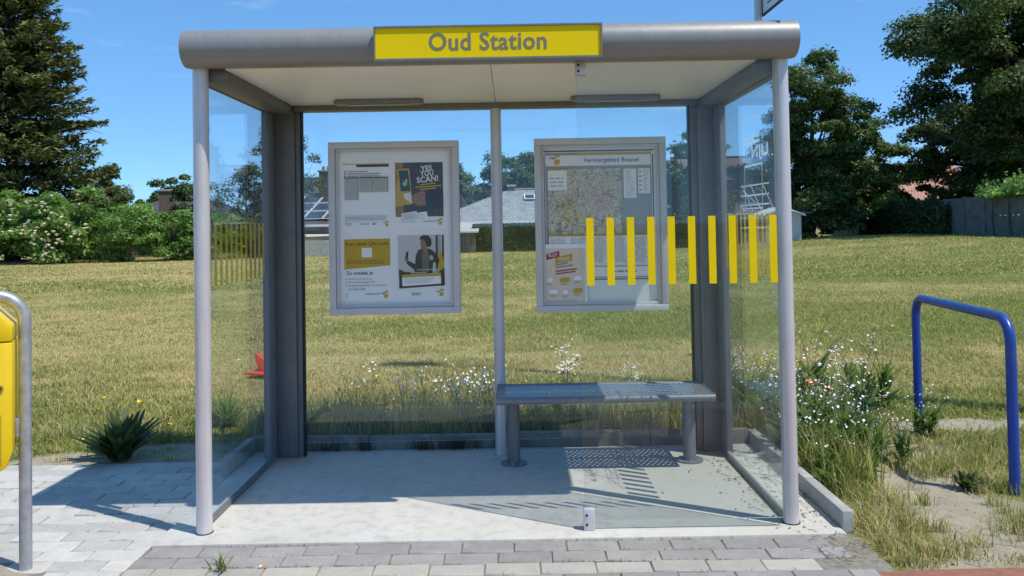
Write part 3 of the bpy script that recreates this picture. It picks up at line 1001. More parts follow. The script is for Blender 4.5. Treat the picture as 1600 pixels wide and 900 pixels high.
for sc_, th, colr in ((9, .014, (.06, .06, .09)), (19, .026, (.18, .10, .12)), (37, .045, (.24, .24, .26))):
    dv = N.new('ShaderNodeVectorMath'); dv.operation = 'ADD'
    nn = N.new('ShaderNodeTexNoise'); nn.inputs['Scale'].default_value = 16; L.new(vec, nn.inputs['Vector'])
    ns_ = N.new('ShaderNodeVectorMath'); ns_.operation = 'SCALE'; ns_.inputs['Scale'].default_value = .11
    L.new(nn.outputs['Color'], ns_.inputs[0]); L.new(vec, dv.inputs[0]); L.new(ns_.outputs[0], dv.inputs[1])
    vo = N.new('ShaderNodeTexVoronoi'); vo.feature = 'DISTANCE_TO_EDGE'; vo.inputs['Scale'].default_value = sc_; L.new(dv.outputs[0], vo.inputs['Vector'])
    ln = math_(N, L, 'LESS_THAN', vo.outputs['Distance'], th)
    base = mixc(N, L, math_(N, L, 'MULTIPLY', ln, .75), base, colr)
L.new(base, P.inputs['Base Color']); P.inputs['Roughness'].default_value = .6
map_m = m
E_ = Sheet(c2, 'large regional transport map headed Vervoergebied Brussel', .315, 1.005, 1.160, 1.975, mat('map_margin', (.36, .36, .38), .6, 0, .03, 5))
E_.rect('print_panel', paper, .0, .02, .995, .105)
E_.rect('print_bar', ochre, .27, .0, .99, .022)
E_.text('Vervoergebied Brussel', ink, .36, .88, .066, .045, .012)
E_.logo(.04, .14, .01, .095)
E_.rect('map', map_m, .02, .13, .715, .655)
E_.rect('print_panel', paper, .02, .14, .20, .30); E_.rect('print_bar', ochre, .02, .128, .20, .140)
E_.lines(greyink, .04, .18, .20, .29, 3, .25, .2)
E_.rect('print_panel', paper, .735, .135, .855, .37); E_.lines(greyink, .755, .84, .15, .36, 13, .25, .5); E_.rect('print_bar', ochre, .735, .125, .855, .134)
E_.rect('print_panel', paper, .87, .135, .985, .335); E_.lines(greyink, .92, .975, .15, .325, 9, .25, .4); E_.rect('print_bar', ochre, .87, .125, .985, .134)
E_.rects('print_mark', ochre, [(.88, .155 + i * .036, .905, .168 + i * .036) for i in range(5)])
E_.rect('print_bar', ochre, .02, .655, .985, .668)
E_.rect('print_panel', paper, .02, .668, .985, .905)
for i in range(5): E_.lines(paleink, .035 + .192 * i, .035 + .192 * i + .155, .68, .885, 26, .42, .35)
E_.rect('print_bar', paleink, .02, .905, .985, .915)
E_.rect('print_panel', paper, .0, .915, .99, .992); E_.lines(greyink, .62, .84, .945, .965, 1, .7, 0); E_.lines(greyink, .30, .36, .935, .975, 2, .5, .2)
bx('clip', mat('clip_dark', (.10, .10, .10), .5), c2, .302, .309, YF + .0415, YF + .0445, 1.30, 1.96); bx('clip', MATS['clip_dark'], c2, 1.010, 1.017, YF + .0415, YF + .0445, 1.17, 1.96)
bx('clip', MATS['clip_dark'], c2, .30, 1.02, YF + .0415, YF + .0445, 1.146, 1.152)
bx('clip', MATS['clip_dark'], c2, .295, 1.02, YF + .0415, YF + .0445, 1.981, 1.990)
G_ = Sheet(c2, 'peach leaflet reading VLOT and VEILIG taped over the lower left', .284, .572, .965, 1.382, None, YF + .0285)
G_.rect('print_panel', peach, .025, .065, .955, .915)
G_.poly('print_panel', redprint, [(.09, .245), (.385, .195), (.38, .105), (.09, .155)]); G_.text('VLOT', white_paint, .125, .345, .172, .050, .03, 0, .10)
G_.poly('print_panel', ochre, [(.285, .305), (.67, .255), (.67, .155), (.29, .205)]); G_.text('VEILIG', white_paint, .34, .605, .228, .050, .02, 0, .10)
for v, u1, mm in ((.325, .57, greyink), (.36, .68, greyink), (.42, .77, redprint), (.46, .74, redprint)):
    G_.poly('print_bar', mm, [(.29, v + .012), (u1, v - .025), (u1, v - .042), (.29, v - .006)])
for u, v, mm in ((.16, .555, paper), (.49, .555, ochre), (.79, .53, paper), (.23, .735, paper), (.50, .745, paper), (.78, .725, ochre)):
    wd = .055 if (u, v) in ((.16, .555), (.50, .745)) else .10
    G_.poly('pictogram', mm, [(u - wd, v + .035), (u + wd, v + .03), (u + wd * .95, v - .035), (u - wd * .9, v - .03)])
    G_.lines(greyink, u - .08, u + .08, v + .055, v + .085, 2, .4, .3)
G_.lines(paleink, .07, .80, .87, .90, 2, .4, .1); G_.lines(greyink, .42, .74, .955, .97, 1, .8, 0); G_.logo(.74, .86, .925, .99)

# ================================================================== STREET FURNITURE
# yellow litter bin in a galvanised hoop (mostly beyond the left edge)
bn = thing('litter_bin', 'yellow litter bin hung in a galvanised tube frame', 'litter bin', (-2.133, -.303, 0))
pth = [(-2.133, -.303, -.05), (-2.133, -.303, 1.10)] + [(-2.253 + .12 * math.cos(rad(a_)), -.303, 1.115 + .12 * math.sin(rad(a_))) for a_ in range(0, 91, 9)]
pth += [(-2.50, -.303, 1.235)] + [(-2.50 + .12 * math.cos(rad(a_)), -.303, 1.115 + .12 * math.sin(rad(a_))) for a_ in range(99, 181, 9)] + [(-2.62, -.303, -.05)]
MB().tube(pth, .0265, 20).build('frame', galv, bn, 0, smooth=True)
yb0, yb1 = -.42, -.16
body = [(-2.172, .56), (-2.172, 1.035), (-2.585, 1.035), (-2.585, .56), (-2.565, .475), (-2.51, .455), (-2.24, .462), (-2.195, .49)]
bo = MB().prism([(x, yb0, z) for x, z in body], (0, yb1 - yb0, 0)).build('body', bin_yellow, bn, .008)
lid = [(-2.172, 1.039), (-2.172, 1.105), (-2.20, 1.135), (-2.272, 1.212), (-2.485, 1.212), (-2.56, 1.135), (-2.585, 1.105), (-2.585, 1.039)]
MB().prism([(x, yb0, z) for x, z in lid], (0, yb1 - yb0, 0)).build('lid', bin_yellow, bn, .006)
MB().tube([(-2.222, yb0 - .006, .835), (-2.222, yb0 + .004, .835)], .016, 18).build('lock', brownprint, bo)
MB().tube([(-2.222, yb0 - .009, .835), (-2.222, yb0 - .0065, .835)], .008, 12).build('keyhole', rubber, bo)
MB().box(-2.219, -2.2165, yb0 - .0012, yb0 + .001, .50, .72).build('door_seam', brownprint, bo)
bx('bracket', galv, bn, -2.171, -2.155, -.325, -.281, .60, .68, .002)
bn.rotation_euler = (0, 0, rad(26))

# blue tubular hoop
hp = thing('bicycle_hoop', 'blue tubular steel hoop standing in the grass', 'bicycle stand', (2.9, 1.19, 0))
A_, B_ = Vector((2.836, .519, 0)), Vector((2.964, 1.863, 0))
d_ = (B_ - A_).normalized(); H_ = .945; R_ = .13
pth = [A_ + Vector((0, 0, -.1)), A_ + Vector((0, 0, H_ - R_))]
for k in range(1, 11):
    t = rad(9 * k); pth.append(A_ + d_ * (R_ - R_ * math.cos(t)) + Vector((0, 0, H_ - R_ + R_ * math.sin(t))))
for k in range(0, 11):
    t = rad(9 * k); pth.append(B_ - d_ * (R_ - R_ * math.sin(t)) + Vector((0, 0, H_ - R_ + R_ * math.cos(t))))
pth.append(B_ + Vector((0, 0, -.1)))
MB().tube(pth, .0285, 20).build('tube', blue_paint, hp, 0, smooth=True)

# orange plastic marker lying broken in the grass
om = thing('plastic_marker', 'broken orange plastic marker lying in the field grass', 'marker', (-2.5, 4.5, 0))
MB().prism([(-2.46, 4.46, .0), (-2.52, 4.46, .02), (-2.58, 4.47, .22), (-2.555, 4.47, .235), (-2.47, 4.47, .16)], (.015, .05, 0)).build('upright_piece', orange_pl, om, .004)
MB().prism([(-2.66, 4.40, .035), (-2.40, 4.36, .02), (-2.40, 4.58, .03), (-2.52, 4.62, .05)], (0, 0, .02)).build('flat_piece', orange_pl, om, .004)

# cigarette end on the paving
cg = thing('cigarette_end', 'orange and white cigarette end on the front paving', 'cigarette end', (-1.04, -.33, 0))
MB().tube([(-1.055, -.345, .008), (-1.030, -.338, .008)], .0042, 10).build('filter', mat('filter_orange', (.62, .28, .06), .8), cg)
MB().tube([(-1.064, -.352, .010), (-1.0552, -.3452, .0082)], .0044, 10).build('paper_end', white_paint, cg)

# tall street lamp just outside the right edge: only its shadow reaches the view
HL = 10.2
bxy = Vector((-1.05, 5.12)) + Vector((SUN.x, SUN.y)) / SUN.z * HL
dirn = Vector((-SUN.x, -SUN.y)).normalized()
lp = thing('street_lamp', 'tall grey street lamp right of the blue hoop, seen only by its shadow', 'street lamp', (bxy.x + .9, bxy.y - .35, 0))
bx_, by_ = bxy.x + .9, bxy.y - .35
MB().tube([(bx_, by_, -.2), (bx_, by_, HL - .6), (bx_ - .15, by_ + .06, HL - .1), (bx_ - .75, by_ + .29, HL)], [.085, .05, .04, .035], 16).build('pole', galv, lp, 0, smooth=True)
hd = MB(); hd.add([(bxy.x + .38 * math.cos(2 * math.pi * k / 16) * sc_, bxy.y + .17 * math.sin(2 * math.pi * k / 16) * sc_, HL + dz) for dz, sc_ in ((-.06, .8), (0, 1), (.09, .75)) for k in range(16)],
       [(r * 16 + k, r * 16 + (k + 1) % 16, (r + 1) * 16 + (k + 1) % 16, (r + 1) * 16 + k) for r in range(2) for k in range(16)] + [tuple(range(16))[::-1], tuple(range(32, 48))])
hd.build('lamp_head', midgrey, lp, 0, smooth=True)

# ================================================================== BUILDINGS BEYOND THE FIELD


def tile_mat(name, c0, c1, course=.30, width=.24, mort=(.02, .02, .02), ms=.022):
    m, N, L, P = nt_new(name)
    tc = N.new('ShaderNodeTexCoord'); uv = tc.outputs['UV']
    br = N.new('ShaderNodeTexBrick'); L.new(uv, br.inputs['Vector'])
    br.inputs['Scale'].default_value = 1; br.inputs['Brick Width'].default_value = width; br.inputs['Row Height'].default_value = course
    br.inputs['Mortar Size'].default_value = ms; br.inputs['Mortar Smooth'].default_value = .3; br.inputs['Bias'].default_value = 0
    br.inputs['Color1'].default_value = (*c0, 1); br.inputs['Color2'].default_value = (*c1, 1); br.inputs['Mortar'].default_value = (*mort, 1)
    n_ = noise(N, L, 1.3, 6, .65, objco(N))
    c = mixc(N, L, ramp(N, L, n_, [(.35, 0.), (.75, .45)]), br.outputs['Color'], tuple(min(1, x * 1.5) for x in c1))
    L.new(c, P.inputs['Base Color']); P.inputs['Roughness'].default_value = .75
    bump(N, L, br.outputs['Fac'], .6, .03, P); P.inputs['Normal'].links[0].from_node.invert = True
    return m


def uvproj(o, s=1.0):
    """lay UVs in metres along each face: u along the horizontal, v up the slope"""
    me = o.data; uvl = me.uv_layers.new(name='UVMap')
    for p in me.polygons:
        n = p.normal; h = Vector((0, 0, 1)).cross(n)
        h = h.normalized() if h.length > 1e-4 else Vector((1, 0, 0))
        w = n.cross(h)
        for li in p.loop_indices:
            co = me.vertices[me.loops[li].vertex_index].co
            uvl.data[li].uv = (co.dot(h) * s, co.dot(w) * s)
    return o


slate = tile_mat('slate_tiles', (.055, .056, .066), (.075, .076, .088), .22, .30)
grey_t = tile_mat('pale_grey_tiles', (.19, .205, .215), (.28, .295, .30), .30, .26, (.11, .115, .12), .03)
darkt = tile_mat('dark_brown_tiles', (.085, .075, .072), (.115, .10, .095), .34, .26)
brownt = tile_mat('brown_tiles', (.105, .078, .068), (.15, .115, .10), .34, .26)
redt = tile_mat('red_tiles', (.36, .17, .12), (.46, .24, .17), .34, .26, (.15, .07, .05))


def brick_mat(name, c0, c1):
    return tile_mat(name, c0, c1, .075, .22, (.20, .18, .16))


brick_dk = brick_mat('dark_brick', (.10, .055, .042), (.14, .08, .06))
brick_gy = brick_mat('grey_brick', (.16, .145, .12), (.22, .20, .17))
render_w = mat('pale_render', (.55, .55, .52), .85, 0, .08, 2)


def house(name, label, x0, x1, y0, y1, base, eave, ridge, hip, rt, wt, over=.4, axis='x'):
    h = thing(name, label, 'house', ((x0 + x1) / 2, (y0 + y1) / 2, base))
    uvproj(MB().box(x0, x1, y0, y1, base, eave).build('wall', wt, h))
    ym = (y0 + y1) / 2
    a, b, c, d = x0 - over, x1 + over, y0 - over, y1 + over
    r0, r1 = (x0 + hip, x1 - hip)
    e = eave - .02
    mb = MB()
    V_ = [(a, c, e), (b, c, e), (b, d, e), (a, d, e), (r0 if hip else a, ym, ridge), (r1 if hip else b, ym, ridge)]
    mb.add(V_, [(0, 1, 5, 4), (2, 3, 4, 5), (1, 2, 5), (3, 0, 4)])
    mb.add([(p[0], p[1], p[2] - .12) for p in V_], [(4, 5, 1, 0), (5, 4, 3, 2), (5, 2, 1), (4, 0, 3)])
    mb.add([V_[0], V_[1], V_[2], V_[3]] + [(p[0], p[1], p[2] - .12) for p in V_[:4]], [(0, 4, 5, 1), (1, 5, 6, 2), (2, 6, 7, 3), (3, 7, 4, 0)])
    rf = uvproj(mb.build('roof', rt, h))
    MB().tube([(V_[4][0], ym, ridge + .02), (V_[5][0], ym, ridge + .02)], .09, 8).build('ridge', rt, rf)
    return h, rf


def chimney(rf, x, y, w, dpt, z0, z1, bm, cap, pots=0):
    c = uvproj(MB().box(x - w / 2, x + w / 2, y - dpt / 2, y + dpt / 2, z0, z1).build('chimney', bm, rf))
    MB().box(x - w / 2 - .07, x + w / 2 + .07, y - dpt / 2 - .07, y + dpt / 2 + .07, z1 + .001, z1 + .14).build('chimney_cap', cap, rf, .02)
    for i in range(pots):
        px_ = x - w / 4 + i * w / 2 / max(1, pots - 1)
        MB().tube([(px_, y, z1 + .14), (px_, y, z1 + .40)], [.12, .09], 10).build('chimney_pot', brick_gy, rf)


# slate-roofed house with a broad brick chimney, left
hA, rA = house('house', 'dark slate hipped house with a broad brick chimney behind the bushes', -29.0, -17.0, 50.5, 59, -1.6, 1.75, 3.75, 4.6, slate, brick_dk)
chimney(rA, -22.55, 50.9, 1.05, .9, 1.9, 4.05, brick_dk, kerb_m)
# house with solar panels
hB, rB = house('house', 'dark tiled house with solar panels and a grey chimney', -15.8, -5.0, 47.5, 57, -1.6, 1.75, 4.9, 0, darkt, brick_gy)
chimney(rB, -12.35, 50.0, .72, .6, 3.0, 5.15, brick_gy, kerb_m, 2)
m, N, L, P = nt_new('solar_cells')
br = N.new('ShaderNodeTexBrick'); L.new(N.new('ShaderNodeTexCoord').outputs['UV'], br.inputs['Vector'])
br.offset = 0; br.inputs['Scale'].default_value = 1; br.inputs['Brick Width'].default_value = .16; br.inputs['Row Height'].default_value = .9; br.inputs['Mortar Size'].default_value = .012
br.inputs['Color1'].default_value = (.028, .040, .075, 1); br.inputs['Color2'].default_value = (.034, .048, .085, 1); br.inputs['Mortar'].default_value = (.13, .15, .19, 1)
L.new(br.outputs['Color'], P.inputs['Base Color']); P.inputs['Roughness'].default_value = .25
solar_m = m
sl = Vector((0, (52.25 - 47.1), (4.9 - 1.73))).normalized(); nrm = Vector((0, -sl.z, sl.y)); o0 = Vector((0, 47.1, 1.73))
for r in range(3):
    for c in range(6):
        xa = -15.25 + c * 1.42 + r * .0; u0 = .40 + r * 1.02
        lean = .0
        q = [Vector((xa + du * 1.36, 0, 0)) + o0 + sl * (u0 + dv * .96) + nrm * .10 for du, dv in ((0, 0), (1, 0), (1, 1), (0, 1))]
        p_ = uvproj(MB().prism(q, nrm * .035).build('solar_panel', solar_m, hB))
        ed = MB()
        for i in range(4):
            a1, b1 = q[i] + nrm * .036, q[(i + 1) % 4] + nrm * .036
            ctr = sum(q, Vector()) / 4 + nrm * .036
            a2, b2 = a1 + (ctr - a1) * .06, b1 + (ctr - b1) * .06
            ed.prism([a1, b1, b2, a2], nrm * .012)
        ed.build('panel_frame', white_paint, p_)
hB.location = (hB.location.x + .85, hB.location.y, hB.location.z)
hB.rotation_euler = (0, 0, rad(-20))
bx('gutter', white_paint, rB, -16.2, -4.6, 46.92, 47.06, 1.56, 1.72)
wb = bx('lean_to', kerb_m, hB, -15.0, -9.5, 44.6, 47.3, -1.6, .95)
bx('lean_to_roof', white_paint, hB, -15.2, -9.3, 44.4, 47.45, .98, 1.10)
# pale-roofed bungalow
hC, rC = house('house', 'low bungalow with a pale grey hipped roof and skylight', -4.4, 11.2, 48.2, 57.0, -1.6, 1.75, 3.85, 4.2, grey_t, brick_dk, .9)
bx('gutter', white_paint, rC, -5.3, 12.1, 47.14, 47.29, 1.54, 1.74)
MB().box(-5.25, 12.05, 47.30, 48.19, 1.50, 1.58).build('soffit', white_paint, rC)
sl = Vector((0, 52.6 - 47.3, 3.85 - 1.73)).normalized(); nrm = Vector((0, -sl.z, sl.y)); o0 = Vector((0, 47.3, 1.73))
q = [Vector((.95 + du * .62, 0, 0)) + o0 + sl * (3.55 + dv * .85) + nrm * .03 for du, dv in ((0, 0), (1, 0), (1, 1), (0, 1))]
skl = MB().prism(q, nrm * .08).build('skylight', mat('skylight_glass', (.02, .035, .08), .15), hC)
ed = MB()
for i in range(4):
    a1, b1 = q[i] + nrm * .081, q[(i + 1) % 4] + nrm * .081
    ctr = sum(q, Vector()) / 4 + nrm * .081
    ed.prism([a1 + (a1 - ctr) * .12, b1 + (b1 - ctr) * .12, b1 + (ctr - b1) * .06, a1 + (ctr - a1) * .06], nrm * .03)
ed.build('skylight_frame', white_paint, skl)
chimney(rC, .05, 52.6, .5, .5, 3.2, 4.05, brick_dk, kerb_m)
# brown-roofed house on the right behind the shelter's side glass
hD, rD = house('house', 'house with a large brown tiled roof behind the right side glass', 11.3, 18.2, 47.2, 58.0, -1.0, 2.0, 5.8, 0, brownt, brick_dk, .35)
bx('gutter', white_paint, rD, 10.95, 18.5, 46.68, 46.80, 1.84, 1.97)
an_ = thing('garden_shed', 'small white gabled shed in front of the brown roof', 'shed', (15.1, 43, 0))
MB().prism([(14.2, 42.3, -.1), (16.2, 42.3, -.1), (16.2, 42.3, 1.75), (15.2, 42.3, 2.12), (14.2, 42.3, 1.75)], (0, 2.2, 0)).build('wall', render_w, an_)
MB().prism([(14.0, 42.1, 1.70), (15.2, 42.1, 2.14), (16.4, 42.1, 1.70), (16.4, 42.1, 1.78), (15.2, 42.1, 2.22), (14.0, 42.1, 1.78)], (0, 2.6, 0)).build('roof', white_paint, an_)
hE, rE = house('house', 'house with a weathered red tiled roof glimpsed between the right trees', 32.5, 39.5, 66.0, 75.0, -.4, 3.0, 6.2, 0, redt, brick_dk)
# wooden shed beside the bungalow
shd = thing('garden_shed', 'weathered board shed with a pale roof beside the bungalow hedge', 'shed', (-3.4, 42, 0))
wood_m = mat('weathered_boards', (.115, .11, .10), .9, 0, .3, 6, .3, 30, .2, .2)
for i in range(12):
    bx('board', wood_m, shd, -5.1 + i * .265, -5.1 + i * .265 + .25, 41.2 + (i % 2) * .012, 41.24 + (i % 2) * .012, -.1, 1.10)
bx('wall', wood_m, shd, -5.1, -1.95, 41.27, 43.4, -.1, 1.10)
MB().prism([(-5.4, 40.9, 1.08), (-5.4, 43.7, 1.55), (-5.4, 43.7, 1.63), (-5.4, 40.9, 1.16)], (3.65, 0, 0)).build('roof', kerb_m, shd)
# concrete panel fence in front of the solar house
fc = thing('concrete_fence', 'grey concrete panel fence below the solar panels', 'fence', (-12, 40, 0))
for i in range(6):
    x = -17.2 + i * 2.0
    bx('fence_post', kerb_m, fc, x - .06, x + .06, 39.94, 40.06, -.1, .98)
    if i < 5:
        for r in range(2):
            bx('fence_slab', edge_m, fc, x + .062, x + 1.938, 39.975, 40.025, -.05 + r * .45, -.05 + r * .45 + .44)
# concrete fence on the right, running away from the viewer
fr_ = thing('concrete_fence', 'long dark concrete fence under the trees at the right edge', 'fence', (24, 44, 0))
fence_m = mat('fence_grey_green', (.15, .165, .15), .9, 0, .3, 2.5, .3, 20, .2)
n_seg = 15
for i in range(n_seg + 1):
    y_ = 29 + i * 2.05; x_ = 23.3 + .035 * (y_ - 29)
    gz = float(ground_z(np.array([x_]), np.array([y_]))[0]); top = 2.10 + gz - .016 * (y_ - 29)
    bx('fence_post', fence_m, fr_, x_ - .08, x_ + .08, y_ - .08, y_ + .08, gz - .2, top + .04)
    if i < n_seg:
        for r in range(2):
            hh = (top - gz) / 2
            MB().prism([(x_ - .03 + .0, y_ + .081, gz + r * hh), (x_ + .07 - .03, y_ + 1.969, gz + r * hh), (x_ + .07 - .03, y_ + 1.969, gz + (r + 1) * hh - .012), (x_ - .03, y_ + .081, gz + (r + 1) * hh - .012)], (.06, 0, 0)).build('fence_slab', fence_m, fr_)

# ================================================================== TREES AND SHRUBS
def leaf_mat(name, dark, light, dead=None, trans=.40, rough=.5):
    m, N, L, P = nt_new(name)
    a = attr_node(N); sp = N.new('ShaderNodeSeparateColor'); L.new(a.outputs['Color'], sp.inputs[0])
    c = mixc(N, L, sp.outputs[0], dark, light)
    if dead: c = mixc(N, L, sp.outputs[1], c, dead)
    L.new(c, P.inputs['Base Color']); P.inputs['Roughness'].default_value = rough; P.inputs['Specular IOR Level'].default_value = .35
    t = N.new('ShaderNodeBsdfTranslucent')
    tc = mixc(N, L, .5, c, (light[0] * 1.5, light[1] * 1.5, light[2] * .8)); L.new(tc, t.inputs[0])
    x = N.new('ShaderNodeMixShader'); x.inputs[0].default_value = trans
    L.new(P.outputs[0], x.inputs[1]); L.new(t.outputs[0], x.inputs[2]); L.new(x.outputs[0], N['Material Output'].inputs[0])
    return m


def leaves(name, P, Nn, size, aspect, tone, mats, parent, r, dirv=None):
    """diamond leaves at P with normals Nn; dirv = long axis if given"""
    n = len(P)
    Nn = Nn / (np.linalg.norm(Nn, axis=1, keepdims=True) + 1e-9)
    t = r.normal(size=(n, 3)) if dirv is None else dirv
    t = t - Nn * (t * Nn).sum(1, keepdims=True); t /= (np.linalg.norm(t, axis=1, keepdims=True) + 1e-9)
    b = np.cross(Nn, t)
    s = (size * r.uniform(.65, 1.3, n))[:, None]
    V = np.empty((n, 4, 3))
    V[:, 0] = P - t * s * .5; V[:, 2] = P + t * s * .5
    V[:, 1] = P + b * s * .5 * aspect + Nn * s * .08 - t * s * .06; V[:, 3] = P - b * s * .5 * aspect + Nn * s * .08 - t * s * .06
    Fc = np.arange(n * 4).reshape(n, 4)
    at = np.repeat(np.stack([tone, np.zeros(n)] if tone.ndim == 1 else [tone[:, 0], tone[:, 1]], 1), 4, 0)
    return np_mesh(name, V.reshape(-1, 3), Fc, at, mats, parent)


bark = mat('bark', (.10, .085, .068), .95, 0, .35, 6, .8, 25, .1)
bark_w = mat('birch_bark', (.42, .41, .38), .85, 0, .5, 5, .3, 25, .2)
lf_maple = leaf_mat('maple_leaf', (0.027, 0.057, 0.019), (0.149, 0.230, 0.068))
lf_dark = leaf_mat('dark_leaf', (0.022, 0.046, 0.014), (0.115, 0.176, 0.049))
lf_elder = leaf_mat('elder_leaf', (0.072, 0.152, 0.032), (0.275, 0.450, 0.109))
lf_olive = leaf_mat('olive_leaf', (0.053, 0.083, 0.021), (0.165, 0.225, 0.063))
lf_birch = leaf_mat('birch_leaf', (0.047, 0.068, 0.034), (0.155, 0.189, 0.095))
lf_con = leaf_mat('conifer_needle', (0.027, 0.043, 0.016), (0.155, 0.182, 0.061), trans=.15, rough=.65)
lf_hedge = leaf_mat('hedge_leaf', (0.022, 0.042, 0.014), (0.072, 0.114, 0.036))
cream = mat('cream_blossom', (.62, .58, .40), .8)


def clumps_in(r, n, c, rad3, inner=.35, low=0.0):
    """clump centres spread through an ellipsoid, denser outside"""
    out = []
    while len(out) < n:
        d = r.normal(size=3); d /= np.linalg.norm(d)
        q = d * (inner + (1 - inner) * r.uniform() ** .6)
        if q[2] < -1 + low: continue
        wob = 1 + .22 * math.sin(3.1 * d[0] + 2 * d[2] + c[0]) + .12 * math.sin(7 * d[1] + 5 * d[2])
        out.append(np.array(c) + q * np.array(rad3) * wob)
    return np.array(out)


def crown_points(r, C, rc, per, flat=.75):
    """leaf positions and normals over the shells of the clumps"""
    n = len(C) * per
    d = r.normal(size=(n, 3)); d /= np.linalg.norm(d, axis=1, keepdims=True)
    d[:, 2] = np.where(d[:, 2] < -.35, -d[:, 2] * .6, d[:, 2])
    k = np.repeat(np.arange(len(C)), per)
    R = np.repeat(rc, per)[:, None] * (r.uniform(.25, 1, (n, 1)) ** .45) * (1 + .25 * r.normal(size=(n, 1)) * .5)
    P = C[k] + d * R * np.array([1, 1, flat])
    Nn = d + r.normal(size=(n, 3)) * .55 + np.array([0, 0, .45])
    return P, Nn, k


def tree(name, label, base, c, rad3, n_cl, per, rc, size, lm, seed, trunk_r=.2, bk=None, group=None, cat='tree', aspect=.75, low=0.0, flat=.75, inner=.35, dens=1.9):
    per = int(per * dens)
    r = np.random.default_rng(seed)
    t = thing(name, label, cat, base, group)
    C = clumps_in(r, n_cl, c, rad3, inner, low)
    rcs = rc * r.uniform(.6, 1.35, n_cl)
    P, Nn, k = crown_points(r, C, rcs, per, flat)
    tone = np.clip(r.normal(.45, .27, len(P)) + np.repeat(r.normal(0, .16, n_cl), per), 0, 1)
    keep = P[:, 2] > base[2] + .05
    leaves('crown', P[keep], Nn[keep], size, aspect, tone[keep], [lm], t, r)
    mb = MB()
    b = Vector(base); top = Vector((c[0], c[1], c[2] + rad3[2] * .45))
    mb.tube([b - Vector((0, 0, .3)), b.lerp(top, .3) + Vector((r.normal() * .08, r.normal() * .08, 0)), b.lerp(top, .65), top], [trunk_r * 1.25, trunk_r, trunk_r * .6, trunk_r * .15], 9)
    for i in range(min(n_cl, 16)):
        q = Vector(C[i]); s0 = b.lerp(top, r.uniform(.3, .8))
        mid = s0.lerp(q, .5) + Vector((0, 0, -.05 * (q - s0).length))
        mb.tube([s0, mid, q], [trunk_r * .38, trunk_r * .22, trunk_r * .06], 6)
    tk = mb.build('trunk', bk or bark, t, 0, smooth=True)
    return t, C, rcs


# the big conifer at the left edge: whorls of drooping, tufted branches
def conifer(label, base, H, R0, seed):
    r = np.random.default_rng(seed)
    t = thing('conifer_tree', label, 'tree', base)
    P = []; Nn = []; Dv = []; T = []
    br = MB()
    z = .6
    while z < H - .3:
        f = 1 - z / H
        nb = int(9 + 8 * f)
        a0 = r.uniform(0, 6.28)
        for i in range(nb):
            az = a0 + 6.283 * i / nb + r.normal() * .2
            ln = R0 * (f ** .78) * r.uniform(.62, 1.18) + .35
            up = .22 + .4 * (1 - f) + r.normal() * .10
            o = np.array([base[0], base[1], base[2] + z + r.normal() * .15])
            h = np.array([math.cos(az), math.sin(az), 0]); side = np.array([-h[1], h[0], 0])
            m_ = int(11 + 24 * ln / R0)
            for s in np.linspace(.25, 1, m_):
                q = o + h * ln * s + np.array([0, 0, ln * (up * s - .38 * s * s + .14 * max(0, s - .75) * 4)])
                w = (.20 + .62 * (1 - s)) * min(1.0, .35 + ln / 4)
                for _ in range(6):
                    lat = r.normal() * w
                    p = q + side * lat + np.array([0, 0, -abs(lat) * .28 + r.normal() * .10])
                    P.append(p); d = h * .8 + side * np.sign(lat) * .75 + np.array([0, 0, .35 + r.normal() * .35]) + r.normal(size=3) * .25
                    Dv.append(d); Nn.append(np.array([0, 0, 1]) + r.normal(size=3) * .5)
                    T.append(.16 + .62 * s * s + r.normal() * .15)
            if i % 2 == 0:
                br.tube([o, o + h * ln * .5 + np.array([0, 0, ln * (up * .5 - .09)]), o + h * ln * .95 + np.array([0, 0, ln * (up - .38)])], [.06, .04, .012], 5)
        z += r.uniform(.38, .55) * (1 + .15 * f)
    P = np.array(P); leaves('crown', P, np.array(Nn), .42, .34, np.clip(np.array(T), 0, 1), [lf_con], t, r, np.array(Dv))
    br.tube([(base[0], base[1], base[2] - .3), (base[0], base[1], base[2] + H * .5), (base[0], base[1], base[2] + H)], [.42, .24, .03], 10)
    br.build('trunk', bark, t, 0, smooth=True)
    return t


conifer('tall dark conifer with drooping branches at the left edge', (-27.6, 42.0, 0), 20.5, 5.3, 3)

# shrubs along the left field edge
G1 = 'shrubs along the left field edge'
el, C_, rc_ = tree('elder_bush', 'elder bush with flat cream blossom heads below the conifer', (-22.2, 36.6, 0), (-22.4, 36.6, 1.9), (2.7, 1.7, 1.95), 66, 120, .55, .20, lf_elder, 21, .10, None, G1, 'shrub', .5)
# blossom heads: flat creamy umbels on the sunny side
r = np.random.default_rng(99)
bl = []
for i in range(95):
    k = r.integers(len(C_)); an = r.uniform(-.8, 2.2)
    d = np.array([math.cos(an) * .55 + .15, -.85, r.uniform(-.1, .75)]); d /= np.linalg.norm(d)
    bl.append(C_[k] + d * rc_[k] * 1.08)
for i, (px_, pz) in enumerate(((-.2, 2.9), (-.05, 2.75), (.1, 2.55), (.35, 2.45), (.5, 2.3), (.75, 2.1), (.95, 1.95), (1.2, 1.85), (-.6, 2.0), (-.45, 1.8), (-.2, 1.6), (-.1, 1.45), (.0, 1.25), (.15, 1.1), (.2, .9), (.25, .7), (.2, .5), (.1, .35), (-.3, 1.2), (-.25, 1.0), (.55, 1.55), (.7, 1.4), (.85, 1.2))):
    for q in range(2): bl.append(np.array([-22.0 + px_ + r.normal() * .12, 34.95 + abs(px_) * .12 + r.normal() * .12, pz + r.normal() * .10]))
mb = MB()
